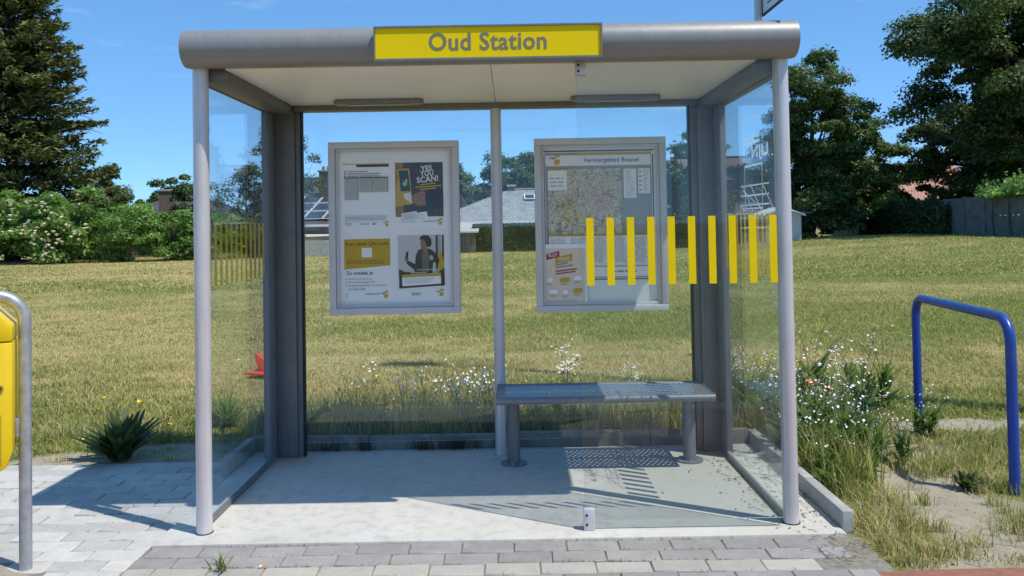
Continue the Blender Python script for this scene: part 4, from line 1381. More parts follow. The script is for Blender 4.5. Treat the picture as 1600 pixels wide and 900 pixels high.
for p in bl:
    R_ = r.uniform(.06, .13)
    ring = [(p[0] + R_ * math.cos(6.283 * q / 7) * r.uniform(.75, 1.15), p[1] + R_ * math.sin(6.283 * q / 7), p[2] + .03 * r.normal() * .5) for q in range(7)]
    mb.add([(p[0], p[1], p[2] + .035)] + ring + [(p[0], p[1], p[2] - .10)], [(0, 1 + q, 1 + (q + 1) % 7) for q in range(7)] + [(8, 1 + (q + 1) % 7, 1 + q) for q in range(7)])
o = mb.build('blossom', cream, el); o['kind'] = 'stuff'
tree('leafy_bush', 'large green bush at the left edge beside the elder', (-26.3, 37.0, 0), (-26.3, 37.0, 1.7), (2.3, 1.7, 1.8), 52, 120, .55, .20, lf_elder, 22, .10, None, G1, 'shrub', .5)
tree('leafy_bush', 'green bush just right of the flowering elder', (-19.3, 37.2, 0), (-19.3, 37.2, 1.4), (2.0, 1.6, 1.75), 48, 115, .5, .17, lf_elder, 23, .08, None, G1, 'shrub', .5)
tree('leafy_bush', 'olive green bush under the small tree by the slate roof', (-21.0, 40.4, 0), (-21.0, 40.4, 2.0), (1.7, 1.4, 1.75), 34, 110, .5, .18, lf_olive, 24, .08, None, G1, 'shrub', .5)
tree('leafy_bush', 'low bright bush in front of the slate-roofed house', (-17.1, 37.8, 0), (-17.1, 37.8, 1.2), (1.8, 1.4, 1.45), 44, 115, .45, .17, lf_elder, 25, .07, None, G1, 'shrub', .5)
tree('leafy_bush', 'low bush beside the left front post of the shelter', (-15.0, 38.3, 0), (-15.0, 38.3, 1.1), (1.6, 1.3, 1.3), 40, 110, .42, .16, lf_elder, 26, .07, None, G1, 'shrub', .5)
tree('leafy_bush', 'bush seen through the left side glass', (-13.4, 39.0, 0), (-13.6, 39.0, .95), (1.3, 1.1, 1.05), 26, 110, .42, .16, lf_olive, 27, .07, None, G1, 'shrub', .5)
tree('broadleaf_tree', 'small rounded tree right of the conifer', (-25.3, 47, -1), (-25.2, 47, 3.2), (2.0, 1.8, 2.3), 26, 150, .65, .20, lf_olive, 31, .14)
tree('broadleaf_tree', 'small dark tree left of the brick chimney', (-26.4, 60.5, -1.6), (-26.6, 60.5, 3.2), (2.3, 1.8, 2.2), 44, 150, .6, .22, lf_maple, 32, .14)
tree('broadleaf_tree', 'small tree between the chimney and the left front post', (-18.9, 45.5, -1), (-18.9, 45.5, 1.9), (1.3, 1.2, 2.2), 40, 140, .5, .17, lf_maple, 33, .10)
# birch and neighbours behind the left glass
tree('birch_tree', 'airy grey green birch seen through the left glass', (-16.2, 46.4, -1), (-16.0, 46.4, 3.0), (1.9, 1.6, 2.6), 40, 100, .5, .13, lf_birch, 41, .11, bark_w, None, 'tree', .5, 0, 1.25)
tree('birch_tree', 'taller birch behind the left corner post', (-14.0, 47.0, -1), (-14.0, 46.4, 4.4), (2.1, 1.7, 2.9), 56, 120, .62, .15, lf_birch, 42, .13, bark_w, None, 'tree', .55, 0, 1.1)
tree('broadleaf_tree', 'green tree rising behind the solar panel roof', (-10.9, 59.5, -1.6), (-10.9, 59.5, 4.6), (3.2, 2.2, 2.9), 40, 150, .75, .22, lf_birch, 43, .18)
# trees behind the bungalow
tree('broadleaf_tree', 'dark tree behind the left slope of the bungalow roof', (-4.4, 60, -1.6), (-4.4, 60, 3.2), (3.0, 2, 3.3), 70, 190, .85, .20, lf_maple, 51, .2)
tree('broadleaf_tree', 'dark round tree behind the shelter middle post', (-1.2, 61, -1.6), (-1.2, 61, 3.6), (3.0, 2, 3.3), 70, 190, .85, .20, lf_maple, 52, .2)
tree('broadleaf_tree', 'dark green tree behind the bungalow ridge', (2.0, 60, -1.6), (2.0, 60, 3.7), (3.0, 2, 3.4), 70, 190, .85, .20, lf_maple, 53, .2)
tree('broadleaf_tree', 'green tree right of the map case', (11.2, 50.2, -1.2), (10.6, 45.2, 2.8), (2.3, 1.4, 3.6), 90, 190, .65, .17, lf_maple, 54, .16)
# clipped hedge in front of the bungalow
r = np.random.default_rng(61)
hg = thing('clipped_hedge', 'dark clipped hedge in front of the bungalow', 'hedge', (4.5, 42.5, 0))
n = 30000
P = np.stack([r.uniform(-2.1, 12.5, n), np.where(r.uniform(size=n) < .72, 41.9 + r.uniform(0, .12, n), r.uniform(41.9, 43, n)), r.uniform(-.05, 1.5, n)], 1)
P[:, 2] = np.where(P[:, 1] > 42.05, 1.42 + r.uniform(0, .12, n), P[:, 2])
P[:, 1] += .10 * np.sin(P[:, 0] * 2.1) * np.sin(P[:, 2] * 3)
leaves('foliage', P, np.array([[0, -.7, .6]]) + r.normal(size=(n, 3)) * .6, .15, .65, np.clip(r.normal(.4, .22, n), 0, 1), [lf_hedge], hg, r)
bx('core', bark, hg, -2.0, 12.4, 42.1, 42.9, -.1, 1.38)
# right-hand trees
tree('maple_tree', 'broad leafy tree just right of the shelter', (18.9, 48.6, -.2), (19.3, 48.6, 6.3), (3.5, 2.9, 5.6), 140, 260, .85, .19, lf_maple, 71, .28, None, None, 'tree', .8)
tree('maple_tree', 'lower leafy tree between the two tall right-hand trees', (23.6, 52.0, 0), (23.8, 52.0, 3.8), (3.1, 2.6, 3.4), 95, 240, .8, .19, lf_maple, 72, .24, None, None, 'tree', .8)
tree('maple_tree', 'small dense tree hiding the gable of the brown roof', (17.8, 45.2, 0), (18.5, 45.2, 1.9), (2.0, 1.2, 2.1), 50, 160, .55, .17, lf_maple, 75, .1, None, None, 'tree', .8)
tree('broadleaf_tree', 'huge dark tree overhanging the right edge', (28.2, 41.0, .3), (28.6, 40.6, 9.4), (6.2, 4.8, 7.0), 240, 330, 1.10, .20, lf_dark, 73, .5, None, None, 'tree', .75)
tree('broadleaf_tree', 'dark low branches above the right fence', (29.5, 49.0, .3), (29.6, 48.0, 4.8), (4.4, 3.9, 4.4), 120, 240, .95, .20, lf_dark, 74, .3, None, None, 'tree', .75)
# dark ivy and undergrowth smothering the shaded middle of the fence
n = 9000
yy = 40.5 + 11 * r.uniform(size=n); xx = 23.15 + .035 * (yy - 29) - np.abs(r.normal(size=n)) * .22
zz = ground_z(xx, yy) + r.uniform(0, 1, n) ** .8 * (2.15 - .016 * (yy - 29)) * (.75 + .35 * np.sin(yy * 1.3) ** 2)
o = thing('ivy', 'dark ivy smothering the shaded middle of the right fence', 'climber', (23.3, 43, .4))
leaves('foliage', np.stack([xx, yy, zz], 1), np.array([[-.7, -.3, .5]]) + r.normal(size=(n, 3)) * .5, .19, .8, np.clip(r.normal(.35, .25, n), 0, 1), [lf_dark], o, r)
MB().tube([(23.2, 43, .2), (23.25, 43.2, 1.2), (23.3, 43.1, 2.0)], [.04, .03, .02], 6).build('stem', bark, o)
# ivy tumbling over the fence
for nm, lab, y0, y1, h0 in (('ivy', 'bright ivy tumbling over the fence at the right edge', 29.5, 37.0, 2.55), ('ivy', 'bright climber over the far end of the right fence', 47.5, 55.5, 2.0)):
    n = 5200
    yy = r.uniform(y0, y1, n); xx = 23.25 + .035 * (yy - 29) + r.normal(size=n) * .28
    gz = ground_z(xx, yy)
    zz = gz + (2.10 - .016 * (yy - 29)) + np.abs(r.normal(size=n)) * .28 * (1 + .5 * np.sin(yy * 1.9)) - .12
    o = thing(nm, lab, 'climber', (23.4, (y0 + y1) / 2, .4))
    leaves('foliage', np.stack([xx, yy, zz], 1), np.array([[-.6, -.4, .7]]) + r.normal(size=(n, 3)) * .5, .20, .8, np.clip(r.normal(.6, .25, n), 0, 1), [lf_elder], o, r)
    mbv = MB()
    for q in range(5):
        ya = y0 + (y1 - y0) * (q + .5) / 5; xa = 23.2 + .035 * (ya - 29)
        mbv.tube([(xa, ya, .3), (xa + .02, ya + .2, 1.4), (xa, ya + .1, 2.3 - .016 * (ya - 29) * 1.0)], [.03, .025, .015], 5)
    mbv.build('stem', bark, o)

# ================================================================== GRASS, WEEDS AND FLOWERS
m, N, L, P = nt_new('grass_blade')
a = attr_node(N); sp = N.new('ShaderNodeSeparateColor'); L.new(a.outputs['Color'], sp.inputs[0])
gcol = mixc(N, L, sp.outputs[1], (.125, .168, .030), (.37, .42, .095))
scol = mixc(N, L, sp.outputs[1], (.40, .31, .125), (.82, .69, .34))
c = mixc(N, L, sp.outputs[0], gcol, scol)
L.new(c, P.inputs['Base Color']); P.inputs['Roughness'].default_value = .6; P.inputs['Specular IOR Level'].default_value = .25
t = N.new('ShaderNodeBsdfTranslucent'); L.new(c, t.inputs[0])
x = N.new('ShaderNodeMixShader'); x.inputs[0].default_value = .3
L.new(P.outputs[0], x.inputs[1]); L.new(t.outputs[0], x.inputs[2]); L.new(x.outputs[0], N['Material Output'].inputs[0])
grass_m = m


def blades(name, P, h, w, tone, bright, mats, parent=None, lean=.55, r=rng, az=None, lmul=None, simple=False):
    n = len(P)
    az = r.uniform(0, 2 * math.pi, n) if az is None else az
    ln = np.abs(r.normal(lean, lean * .5, n)) if lmul is None else lmul
    dx, dy = np.cos(az) * ln, np.sin(az) * ln
    fa_ = az + math.pi / 2 + r.normal(size=n) * .6
    sx_, sy_ = np.cos(fa_) * w / 2, np.sin(fa_) * w / 2
    if simple:
        V = np.empty((n, 3, 3))
        V[:, 0] = P + np.stack([sx_, sy_, 0 * h], 1); V[:, 1] = P - np.stack([sx_, sy_, 0 * h], 1)
        V[:, 2] = P + np.stack([dx * h, dy * h, h], 1)
        k = 3; Fi = np.array([[0, 1, 2]])
    else:
        V = np.empty((n, 5, 3))
        V[:, 0] = P + np.stack([sx_, sy_, 0 * h], 1); V[:, 1] = P - np.stack([sx_, sy_, 0 * h], 1)
        mid = P + np.stack([dx * h * .28, dy * h * .28, h * .60], 1)
        V[:, 2] = mid - np.stack([sx_, sy_, 0 * h], 1) * .8; V[:, 3] = mid + np.stack([sx_, sy_, 0 * h], 1) * .8
        V[:, 4] = P + np.stack([dx * h, dy * h, h * (1 - .25 * np.minimum(ln, 1.6) ** 2 * .5)], 1)
        k = 5; Fi = np.array([[0, 1, 2], [0, 2, 3], [3, 2, 4]])
    Fc = (np.arange(n)[:, None, None] * k + Fi[None]).reshape(-1, 3)
    at = np.repeat(np.stack([tone, bright], 1), k, 0)
    return np_mesh(name, V.reshape(-1, 3), Fc, at, mats, parent)


def grow_ok(x, y):
    return ((y > 1.62) & ~((x < -1.64) & (y < 1.40))) | ((x > 1.745) & (y > -.455)) | ((x < -1.70) & (y > 1.395))


def field_grass(name, n, d0, d1, hmu, wmu, simple, label):
    d = d0 * (d1 / d0) ** rng.uniform(size=n)          # density falls off with distance
    X = .093 + rng.uniform(-.84, .92, n) * d; Y = d - 4.1
    ok = grow_ok(X, Y) & (rng.uniform(size=n) > sand_mask(X, Y) * .97)
    X, Y = X[ok], Y[ok]; n = len(X)
    dry = dryness(X, Y)
    tone = np.where(rng.uniform(size=n) < dry * .95, np.clip(rng.normal(.85, .15, n), 0, 1), np.clip(rng.normal(.18, .15, n), 0, 1))
    tuft = fbm(X * 2.3, Y * 2.3, 51, 3)
    h = hmu * (.45 + 1.1 * tuft) * rng.uniform(.6, 1.5, n) * np.where(dry > .6, .75, 1.05)
    P = np.stack([X, Y, ground_z(X, Y) - .004], 1)
    o = blades(name, P, h, wmu * rng.uniform(.6, 1.5, n), tone, np.clip(rng.normal(.5, .25, n), 0, 1), [grass_m], None, .85, rng, simple=simple)
    return tag(o, label, 'grass', None, 'stuff')


field_grass('near_grass', 260000, 5.55, 11.0, .040, .0055, False, 'short dry and green grass close behind the shelter')
field_grass('middle_grass', 260000, 11.0, 21.0, .036, .012, True, 'mown meadow grass in the middle of the field')
field_grass('far_grass', 235000, 21.0, 54.0, .045, .034, True, 'far meadow grass before the hedges and houses')


def patch(n, cx_, cy_, rx, ry, h, w, dry, bright=.5, lean=.6, sd=None):
    a_ = rng.normal(size=(n, 2)) * .5
    X = cx_ + a_[:, 0] * rx; Y = cy_ + a_[:, 1] * ry
    ok = grow_ok(X, Y)
    X, Y = X[ok], Y[ok]; n = len(X)
    tone = np.where(rng.uniform(size=n) < dry, rng.uniform(.7, 1, n), rng.uniform(0, .3, n))
    return np.stack([X, Y, ground_z(X, Y) - .004], 1), h * rng.uniform(.45, 1.35, n), w * rng.uniform(.6, 1.4, n), tone, np.clip(rng.normal(bright, .22, n), 0, 1)


def patches(name, label, L_, lean=.6, cat='grass'):
    q = [patch(*p) for p in L_]
    o = blades(name, *[np.concatenate([k[i] for k in q]) for i in range(5)], [grass_m], None, lean)
    return tag(o, label, cat, None, 'stuff')


# tussocks on the right verge: dry straw in front, greener behind
L_ = []
for cx_, cy_, rx, ry, n, h, dry in ((1.86, -.20, .12, .22, 900, .13, .75), (1.80, .10, .06, .2, 450, .14, .7), (1.98, .02, .14, .12, 700, .15, .7), (2.02, -.30, .16, .12, 800, .10, .7),
                                    (1.78, -.38, .20, .07, 900, .06, .75), (2.62, -.08, .22, .20, 1500, .14, .5), (2.85, -.30, .2, .12, 900, .11, .6), (2.42, -.38, .3, .06, 700, .06, .7),
                                    (2.85, .62, .25, .22, 1300, .12, .2), (2.62, .95, .25, .16, 1300, .12, .25), (2.9, 1.15, .35, .25, 1500, .13, .3), (3.3, .9, .3, .3, 1200, .14, .3),
                                    (2.05, .35, .14, .25, 900, .15, .6), (1.88, .55, .1, .25, 900, .18, .3), (3.1, -.1, .3, .2, 900, .12, .6), (2.55, 1.9, .4, .3, 1500, .12, .3), (3.4, 1.5, .4, .3, 1200, .13, .35)):
    L_.append((int(n * .5), cx_, cy_, rx, ry, h * .62, .0048, dry * .9))
for _ in range(46):
    L_.append((int(rng.integers(20, 60)), rng.uniform(1.9, 3.4), rng.uniform(-.4, 1.9), .05, .04, .08, .0045, rng.uniform(.2, .9)))
patches('verge_grass', 'straw coloured and green tussocks around the blue hoop', L_)
# green weeds and dry stalks behind the rear kerb
L_ = []
for _ in range(190):
    cx_ = rng.uniform(-1.75, 1.75); cy_ = 1.66 + abs(rng.normal()) * .45
    L_.append((int(rng.integers(60, 140)), cx_, cy_, .15, .10, rng.uniform(.10, .28), .0065, .22 if cx_ > -.9 else .45, .35))
for _ in range(40):
    L_.append((60, rng.uniform(-1.3, -.2), rng.uniform(1.66, 2.1), .10, .06, rng.uniform(.18, .33), .0038, .92, .55))
for _ in range(20):
    L_.append((50, rng.uniform(.2, 1.5), rng.uniform(1.66, 2.3), .10, .06, rng.uniform(.14, .30), .0042, .7, .5))
patches('kerbside_weeds', 'mixed dry stalks and green weeds along the rear kerb', L_, .38)
# dark stalks poking over the rear kerb onto the floor edge
n_ = 420
cl = rng.choice(rng.uniform(-1.25, .1, 26), n_) + rng.normal(size=n_) * .03
o = blades('dead_stalks', np.stack([cl, rng.uniform(1.50, 1.56, n_), np.full(n_, .012)], 1), rng.uniform(.03, .13, n_), np.full(n_, .0035), rng.uniform(.5, .9, n_), rng.uniform(0, .12, n_), [mat('dead_stalk', (.055, .045, .032), .9)], None, .5)
tag(o, 'dead dark stalks along the foot of the rear kerb', 'weeds', None, 'stuff')
# weeds at the left behind the paving
L_ = []
for _ in range(34):
    L_.append((70, rng.uniform(-4.2, -1.8), rng.uniform(1.95, 2.9), .14, .09, rng.uniform(.06, .13), .005, .45, .5))
for _ in range(14):
    L_.append((45, rng.uniform(-4.2, -1.75), rng.uniform(1.42, 1.75), .08, .04, .05, .004, .8, .5))
patches('bankside_weeds', 'low weeds behind the left paving', L_, .5)


# ---- separate plants
wpet = mat('white_petal', (.80, .80, .78), .7)
ypet = mat('yellow_petal', (.80, .58, .015), .6)
rpet = mat('red_petal', (.62, .045, .012), .55)
lf_weed = leaf_mat('weed_leaf', (.055, .105, .020), (.17, .27, .060))
lf_dock = leaf_mat('dock_leaf', (.035, .060, .018), (.115, .165, .048))
stem_m = mat('green_stem', (.10, .145, .045), .7, 0, .2, 30)


def strap(r, base, az, ln, w, bend, up):
    """one arched strap leaf as 4 segments; returns verts (10,3)"""
    h = np.array([math.cos(az), math.sin(az), 0]); s = np.array([-h[1], h[0], 0]); out = []
    for i in range(5):
        t_ = i / 4
        p = np.array(base) + h * ln * (t_ * math.cos(up) + bend * t_ * t_ * .5) + np.array([0, 0, ln * (t_ * math.sin(up) - bend * t_ * t_ * .45)])
        ww = w * (.35 + 1.1 * math.sin(math.pi * min(.98, t_ * .85 + .12)))* .5
        out += [p - s * ww, p + s * ww]
    return out


def plant(name, label, cat, loc, r, height, n_stem, spread, flower, n_head, pet, n_leaf, leaf_len, leaf_w, group=None, lm=None, fr=.010, head_r=.02, droop=.25):
    """herb with branching stems, basal strap leaves and clustered flower heads"""
    t_ = thing(name, label, cat, loc, group)
    b = np.array(loc, float)
    st = MB(); heads = []
    for i in range(n_stem):
        az = r.uniform(0, 6.283); sp_ = spread * r.uniform(.2, 1)
        h = height * r.uniform(.6, 1.05)
        p0 = b + np.array([r.normal() * .015, r.normal() * .015, -.01])
        p2 = b + np.array([math.cos(az) * sp_, math.sin(az) * sp_, h]); p1 = (p0 + p2) / 2 + np.array([-math.cos(az) * sp_ * .2, -math.sin(az) * sp_ * .2, h * .1])
        st.tube([p0, p1, p2], [.0028, .0022, .0014], 4, caps=False)
        for q in range(n_head):
            tt = r.uniform(.55, 1)
            pa = p1 + (p2 - p1) * tt
            pb = pa + np.array([r.normal() * .05, r.normal() * .05, abs(r.normal()) * .05 + .01]) if q else p2
            if q: st.tube([pa, pb], [.0013, .0009], 3, caps=False)
            heads.append(pb)
    tag(st.build('stem', stem_m, t_), kind='stuff')
    if n_leaf:
        V = []; 
        for i in range(n_leaf):
            az = r.uniform(0, 6.283); z = r.uniform(0, .45) * height if n_stem else 0
            V += strap(r, b + np.array([r.normal() * .02, r.normal() * .02, z]), az, leaf_len * r.uniform(.6, 1.2), leaf_w * r.uniform(.7, 1.2), r.uniform(.1, .7), r.uniform(.6, 1.45))
        V = np.array(V); n = n_leaf
        Fc = (np.arange(n)[:, None, None] * 10 + np.array([[0, 1, 3, 2], [2, 3, 5, 4], [4, 5, 7, 6], [6, 7, 9, 8]])[None]).reshape(-1, 4)
        tn = np.repeat(np.stack([np.clip(r.normal(.5, .25, n), 0, 1), np.zeros(n)], 1), 10, 0)
        tag(np_mesh('foliage', V, Fc, tn, [lm or lf_weed], t_), kind='stuff')
    if pet is not None:
        fl_ = MB()
        for p in heads:
            for q in range(flower):
                c_ = p + r.normal(size=3) * np.array([head_r, head_r, head_r * .5]); R_ = fr * r.uniform(.7, 1.3)
                nv = np.array([r.normal() * .5, r.normal() * .5 - .35, 1.]); nv /= np.linalg.norm(nv)
                u_ = np.cross(nv, [1, 0, .1]); u_ /= np.linalg.norm(u_); v_ = np.cross(nv, u_)
                ring = [c_ + (u_ * math.cos(6.283 * k / 6) + v_ * math.sin(6.283 * k / 6)) * R_ * (1 if k % 2 else .75) for k in range(6)]
                fl_.add([c_ - nv * R_ * .35] + ring, [(0, 1 + k, 1 + (k + 1) % 6) for k in range(6)])
        tag(fl_.build('flower', pet, t_), kind='stuff')
    return t_


def spread_copies(protos, spots, r, label_of, group, smin=.8, smax=1.2):
    for i, (x, y) in enumerate(spots):
        if i < len(protos): o = protos[i]
        else: o = copy_tree(protos[i % len(protos)])
        gz = float(ground_z(np.array([x]), np.array([y]))[0])
        o.location = (x, y, gz); o.rotation_euler = (0, 0, r.uniform(0, 6.283)); s = r.uniform(smin, smax); o.scale = (s, s, s)
        o['label'] = label_of(x, y); o['group'] = group


r = np.random.default_rng(404)
# white-flowered weeds right of the shelter
pr = [plant('white_flower_plant', 'x', 'wildflower', (0, 0, 0), r, .44, 6, .21, 2, 2, wpet, 40, .15, .018, fr=.0078, head_r=.014) for _ in range(5)]
sp_ = []
while len(sp_) < 58:
    x, y = r.uniform(1.80, 3.05), .42 + 3.0 * r.uniform() ** 1.4
    if x > 2.05 + .33 * y + r.normal() * .12 or float(sand_mask(np.array([x]), np.array([y]))[0]) > .4: continue
    if x < 1.80 or r.uniform() > 1.15 - .22 * (y - .5): continue
    sp_.append((x, y))
sp_ += [(1.93, 1.9), (2.0, 2.15), (1.9, 2.4), (2.06, 1.7), (2.93, 1.78), (2.98, 1.72), (2.75, 2.3), (3.0, 2.5)]
spread_copies(pr, sp_, r, lambda x, y: 'white-flowered weed close behind the right edging kerb' if x < 2.05 else ('white-flowered weed near the far leg of the blue hoop' if x > 2.6 else ('white-flowered weed in the middle of the mass beside the right front post' if y < 1.7 else 'white-flowered weed at the back of the mass beside the right front post')), 'white-flowered weeds right of the shelter', .5, 1.3)
# daisies behind the left rear pane
pr = [plant('daisy_plant', 'x', 'wildflower', (0, 0, 0), r, .46, 8, .17, 1, 3, wpet, 20, .09, .010, fr=.0125, head_r=.012) for _ in range(3)]
sp_ = [(-.55, 2.0), (-.42, 2.25), (-.30, 1.9), (-.22, 2.2), (-.12, 2.05), (-.35, 2.5), (-.15, 2.45), (-.05, 1.85), (-.62, 2.6), (-.7, 1.85), (-.25, 1.75), (-1.18, 2.45), (-1.05, 2.5)]
spread_copies(pr, sp_, r, lambda x, y: 'white daisy plant behind the left rear pane beside the middle post', 'daisies behind the left rear pane', .75, 1.12)
# yarrow behind the bench
pr = [plant('yarrow_plant', 'x', 'wildflower', (0, 0, 0), r, .62, 4, .09, 9, 3, wpet, 12, .10, .010, fr=.008, head_r=.028) for _ in range(2)]
for o, (x, y, s), lb in zip(pr, ((.47, 2.15, 1.0), (1.02, 2.6, .72)), ('tall white yarrow behind the bench and left of the pane edge', 'lower white yarrow behind the right half of the bench')):
    o.location = (x, y, -.01); o.scale = (s, s, s); o['label'] = lb; o['group'] = 'yarrow behind the bench'
# yellow ragwort
pr = [plant('ragwort_plant', 'x', 'wildflower', (0, 0, 0), r, .36, 8, .16, 3, 4, ypet, 18, .10, .018, fr=.009, head_r=.016) for _ in range(2)]
sp_ = [(.24, 1.95), (.40, 2.05), (-.78, 2.15), (2.2, 3.1)]
lbs = ['yellow-flowered weed behind the left bench leg', 'yellow-flowered weed behind the middle of the bench', 'yellow-flowered weed behind the left notice case', 'yellow-flowered weed behind the right side glass']
for i, (x, y) in enumerate(sp_):
    o = pr[i] if i < 2 else copy_tree(pr[i % 2])
    o.location = (x, y, -.01); o['label'] = lbs[i]; o['group'] = 'yellow-flowered weeds'
    if i == 2: o.scale = (.7, .7, .6)
# flowerless tall weeds crowding the rear kerb
pr = [plant('tall_weed', 'x', 'weed', (0, 0, 0), r, .34, 6, .12, 0, 3, None, 34, .09, .014, lm=lf_dock if k_ else lf_weed) for k_ in range(3)]
sp_ = [(rng.uniform(-1.3, 1.35), rng.uniform(1.66, 1.95)) for _ in range(26)]
spread_copies(pr, sp_, r, lambda x, y: 'leafy weed crowding the rear kerb left of the middle post' if x < 0 else 'leafy weed crowding the rear kerb behind the bench', 'weeds crowding the rear kerb', .6, 1.1)
# poppies
pr = plant('poppy', 'x', 'wildflower', (0, 0, 0), r, .34, 2, .06, 2, 1, rpet, 8, .09, .012, fr=.030, head_r=.008)
for i, (x, y, s, lb) in enumerate(((2.38, 2.35, 1.0, 'red poppy right of the front post, topmost'), (2.50, 2.25, .88, 'red poppy pair right of the front post, larger'), (2.30, 2.05, .75, 'red poppy lowest by the front post'), (1.95, 2.6, .8, 'red poppy seen through the right side glass'))):
    o = pr if i == 0 else copy_tree(pr)
    o.location = (x, y, -.01); o.scale = (s, s, s); o.rotation_euler = (0, 0, i * 1.7); o['label'] = lb; o['group'] = 'red poppies'
# dandelions dotted over the field
pr = [plant('dandelion', 'x', 'wildflower', (0, 0, 0), r, .085, 1, .02, 3, 1, ypet, 4, .045, .010, fr=.013, head_r=.006) for _ in range(2)]
sp_ = [(-2.50, 2.20), (-2.42, 2.30), (-2.62, 2.42), (-2.32, 2.52), (-2.20, 2.36), (-2.72, 2.58), (-3.35, 2.75), (-3.05, 2.95), (-3.9, 2.6), (-2.88, 1.72), (-3.18, 1.44), (-2.1, 2.62)]
while len(sp_) < 58:
    d = r.uniform(7, 16); x = .1 + r.uniform(-.62, .62) * d; y = d - 4.1
    sp_.append((x, y))
spread_copies(pr, sp_, r, lambda x, y: 'small yellow dandelion dotted in the meadow grass', 'dandelions in the meadow', .8, 1.35)
# dock plant at the paving edge
dk = plant('dock_plant', 'dark clump of upright dock leaves at the edge of the left paving', 'plant', (0, 0, 0), r, .3, 0, 0, 0, 0, None, 120, .27, .030, None, lf_dock)
dk.location = (-2.55, 1.50, -.01); dk.scale = (1.15, 1.15, 1.2)
gt = plant('grass_tussock', 'bright green tussock left of the front post in the field', 'plant', (0, 0, 0), r, .3, 0, 0, 0, 0, None, 90, .30, .012, None, lf_weed)
gt.location = (-2.15, 2.35, -.01)
gl = []
for _ in range(60):
    x_, y_ = rng.uniform(1.78, 2.5), rng.uniform(.5, 2.4)
    if x_ < 2.0 + .28 * y_: gl.append((int(rng.integers(40, 90)), x_, y_, .12, .12, rng.uniform(.14, .30), .008, .10, .5))
patches('green_undergrowth', 'fresh green undergrowth among the white flowers beside the right kerb', gl, .45)
for i, (x, y, s, lb) in enumerate(((2.02, .92, 1.2, 'leafy green weed at the foot of the white flowers'), (1.90, 1.25, 1.4, 'tall leafy weed behind the right edging kerb, second from the front'), (2.22, 1.30, 1.1, 'leafy weed in the middle of the white flowers'), (1.86, .62, 1.0, 'broad green weed against the right edging kerb'), (2.62, .62, .6, 'low dark weed left of the near blue hoop leg'), (.62, 1.9, .8, 'green tussock behind the bench'), (-.95, 2.1, .7, 'green weed behind the left notice case'))):
    q = plant('broadleaf_weed', lb, 'plant', (0, 0, 0), r, .2, 0, 0, 0, 0, None, 46, .17, .034, 'broadleaf weeds', lf_weed if i != 4 else lf_dock)
    q.location = (x, y, -.01); q.scale = (s, s, s)
pw = plant('paving_weed', 'small grass tuft growing from a joint of the front paving', 'plant', (0, 0, 0), r, .1, 0, 0, 0, 0, None, 22, .085, .005, None, lf_olive)
pw.location = (-1.235, -.352, -.005)
# pebbles on the bare sand
mb = MB()
k_ = 0
while k_ < 620:
    x, y = (r.uniform(1.8, 3.6), r.uniform(-.42, 2.2)) if r.uniform() < .75 else (r.uniform(-3.1, -1.72), r.uniform(1.4, 1.95))
    if float(sand_mask(np.array([x]), np.array([y]))[0]) < .35: continue
    s = r.uniform(.003, .011); z = float(ground_z(np.array([x]), np.array([y]))[0]); an = r.uniform(0, 6.283)
    ring = [(x + s * math.cos(an + q * 1.257) * r.uniform(.7, 1.2), y + s * math.sin(an + q * 1.257) * r.uniform(.7, 1.2), z + s * .1) for q in range(5)]
    mb.add(ring + [(x, y, z + s * .75)], [(q, (q + 1) % 5, 5) for q in range(5)]); k_ += 1
tag(mb.build('pebbles', mat('pebble', (.30, .27, .22), .9, 0, .4, 60)), 'small pebbles and crumbs on the bare sand', 'gravel', None, 'stuff')
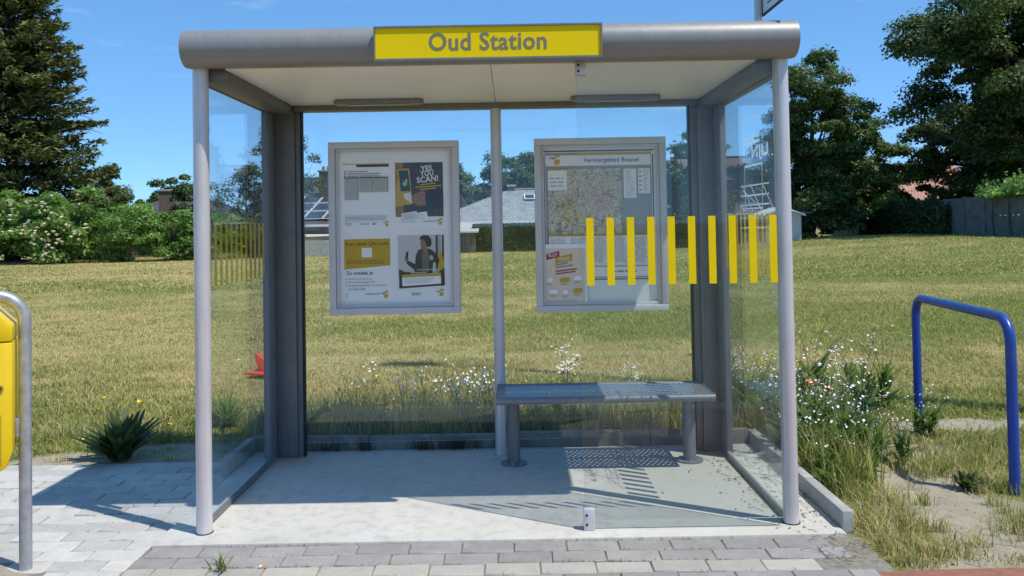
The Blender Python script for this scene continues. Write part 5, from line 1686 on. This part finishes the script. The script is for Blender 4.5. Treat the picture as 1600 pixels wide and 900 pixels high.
# grass and moss sprouting from the paving joints
n_ = 900
yj = rng.choice([-.0875, -.2113, -.3338, -.4563], n_, p=[.35, .15, .4, .1])
xj = rng.choice(rng.uniform(-1.6, 1.6, 42), n_) + rng.normal(size=n_) * .035
q_ = rng.uniform(size=n_) < .3
row_y = 1.37 - PD * np.arange(1, 12)
yj = np.where(q_, rng.choice(row_y, n_), yj); xj = np.where(q_, rng.choice(rng.uniform(-3.6, -1.75, 16), n_) + rng.normal(size=n_) * .03, xj)
o = blades('joint_weeds', np.stack([xj, yj + rng.normal(size=n_) * .002, np.full(n_, -.006)], 1), rng.uniform(.006, .022, n_), np.full(n_, .003), rng.uniform(0, .7, n_), rng.uniform(0, .4, n_), [grass_m], None, .8)
tag(o, 'tiny sprouts of grass and moss in the paving joints', 'weeds', None, 'stuff')
# leaf litter and twigs blown into the right-hand end of the floor
mb = MB()
for _ in range(230):
    x = 1.66 - abs(r.normal()) * .22; y = r.uniform(-.02, 1.40)
    if abs(x - RX) < .02: x += .05
    s = r.uniform(.004, .014); an = r.uniform(0, 6.283)
    mb.poly([(x + s * math.cos(an + q * 1.57) * (1 if q % 2 else .4), y + s * math.sin(an + q * 1.57) * (1 if q % 2 else .4), F0 + .003 + r.uniform(0, .004)) for q in range(4)])
for _ in range(46):
    x = 1.64 - abs(r.normal()) * .16; y = r.uniform(-.05, 1.2); an = r.normal() * .6 + 1.9; l_ = r.uniform(.03, .14)
    q = (x + math.cos(an) * l_, y + math.sin(an) * l_)
    mb.tube([(x, y, F0 + .003), ((x + q[0]) / 2 + r.normal() * .01, (y + q[1]) / 2 + r.normal() * .01, F0 + .012), (q[0], q[1], F0 + .004)], .0014, 4, caps=False)
for _ in range(30):
    x = r.uniform(1.45, 1.75); y = r.uniform(-.42, -.08); an = r.uniform(0, 6.283); l_ = r.uniform(.02, .10)
    mb.tube([(x, y, .006), (x + math.cos(an) * l_ * .5, y + math.sin(an) * l_ * .5, .018), (x + math.cos(an) * l_, y + math.sin(an) * l_, .006)], .0013, 4, caps=False)
tag(mb.build('leaf_litter', mat('dry_litter', (.13, .105, .075), .95, 0, .3, 40)), 'dead leaves and twigs blown into the right end of the floor', 'litter', None, 'stuff')
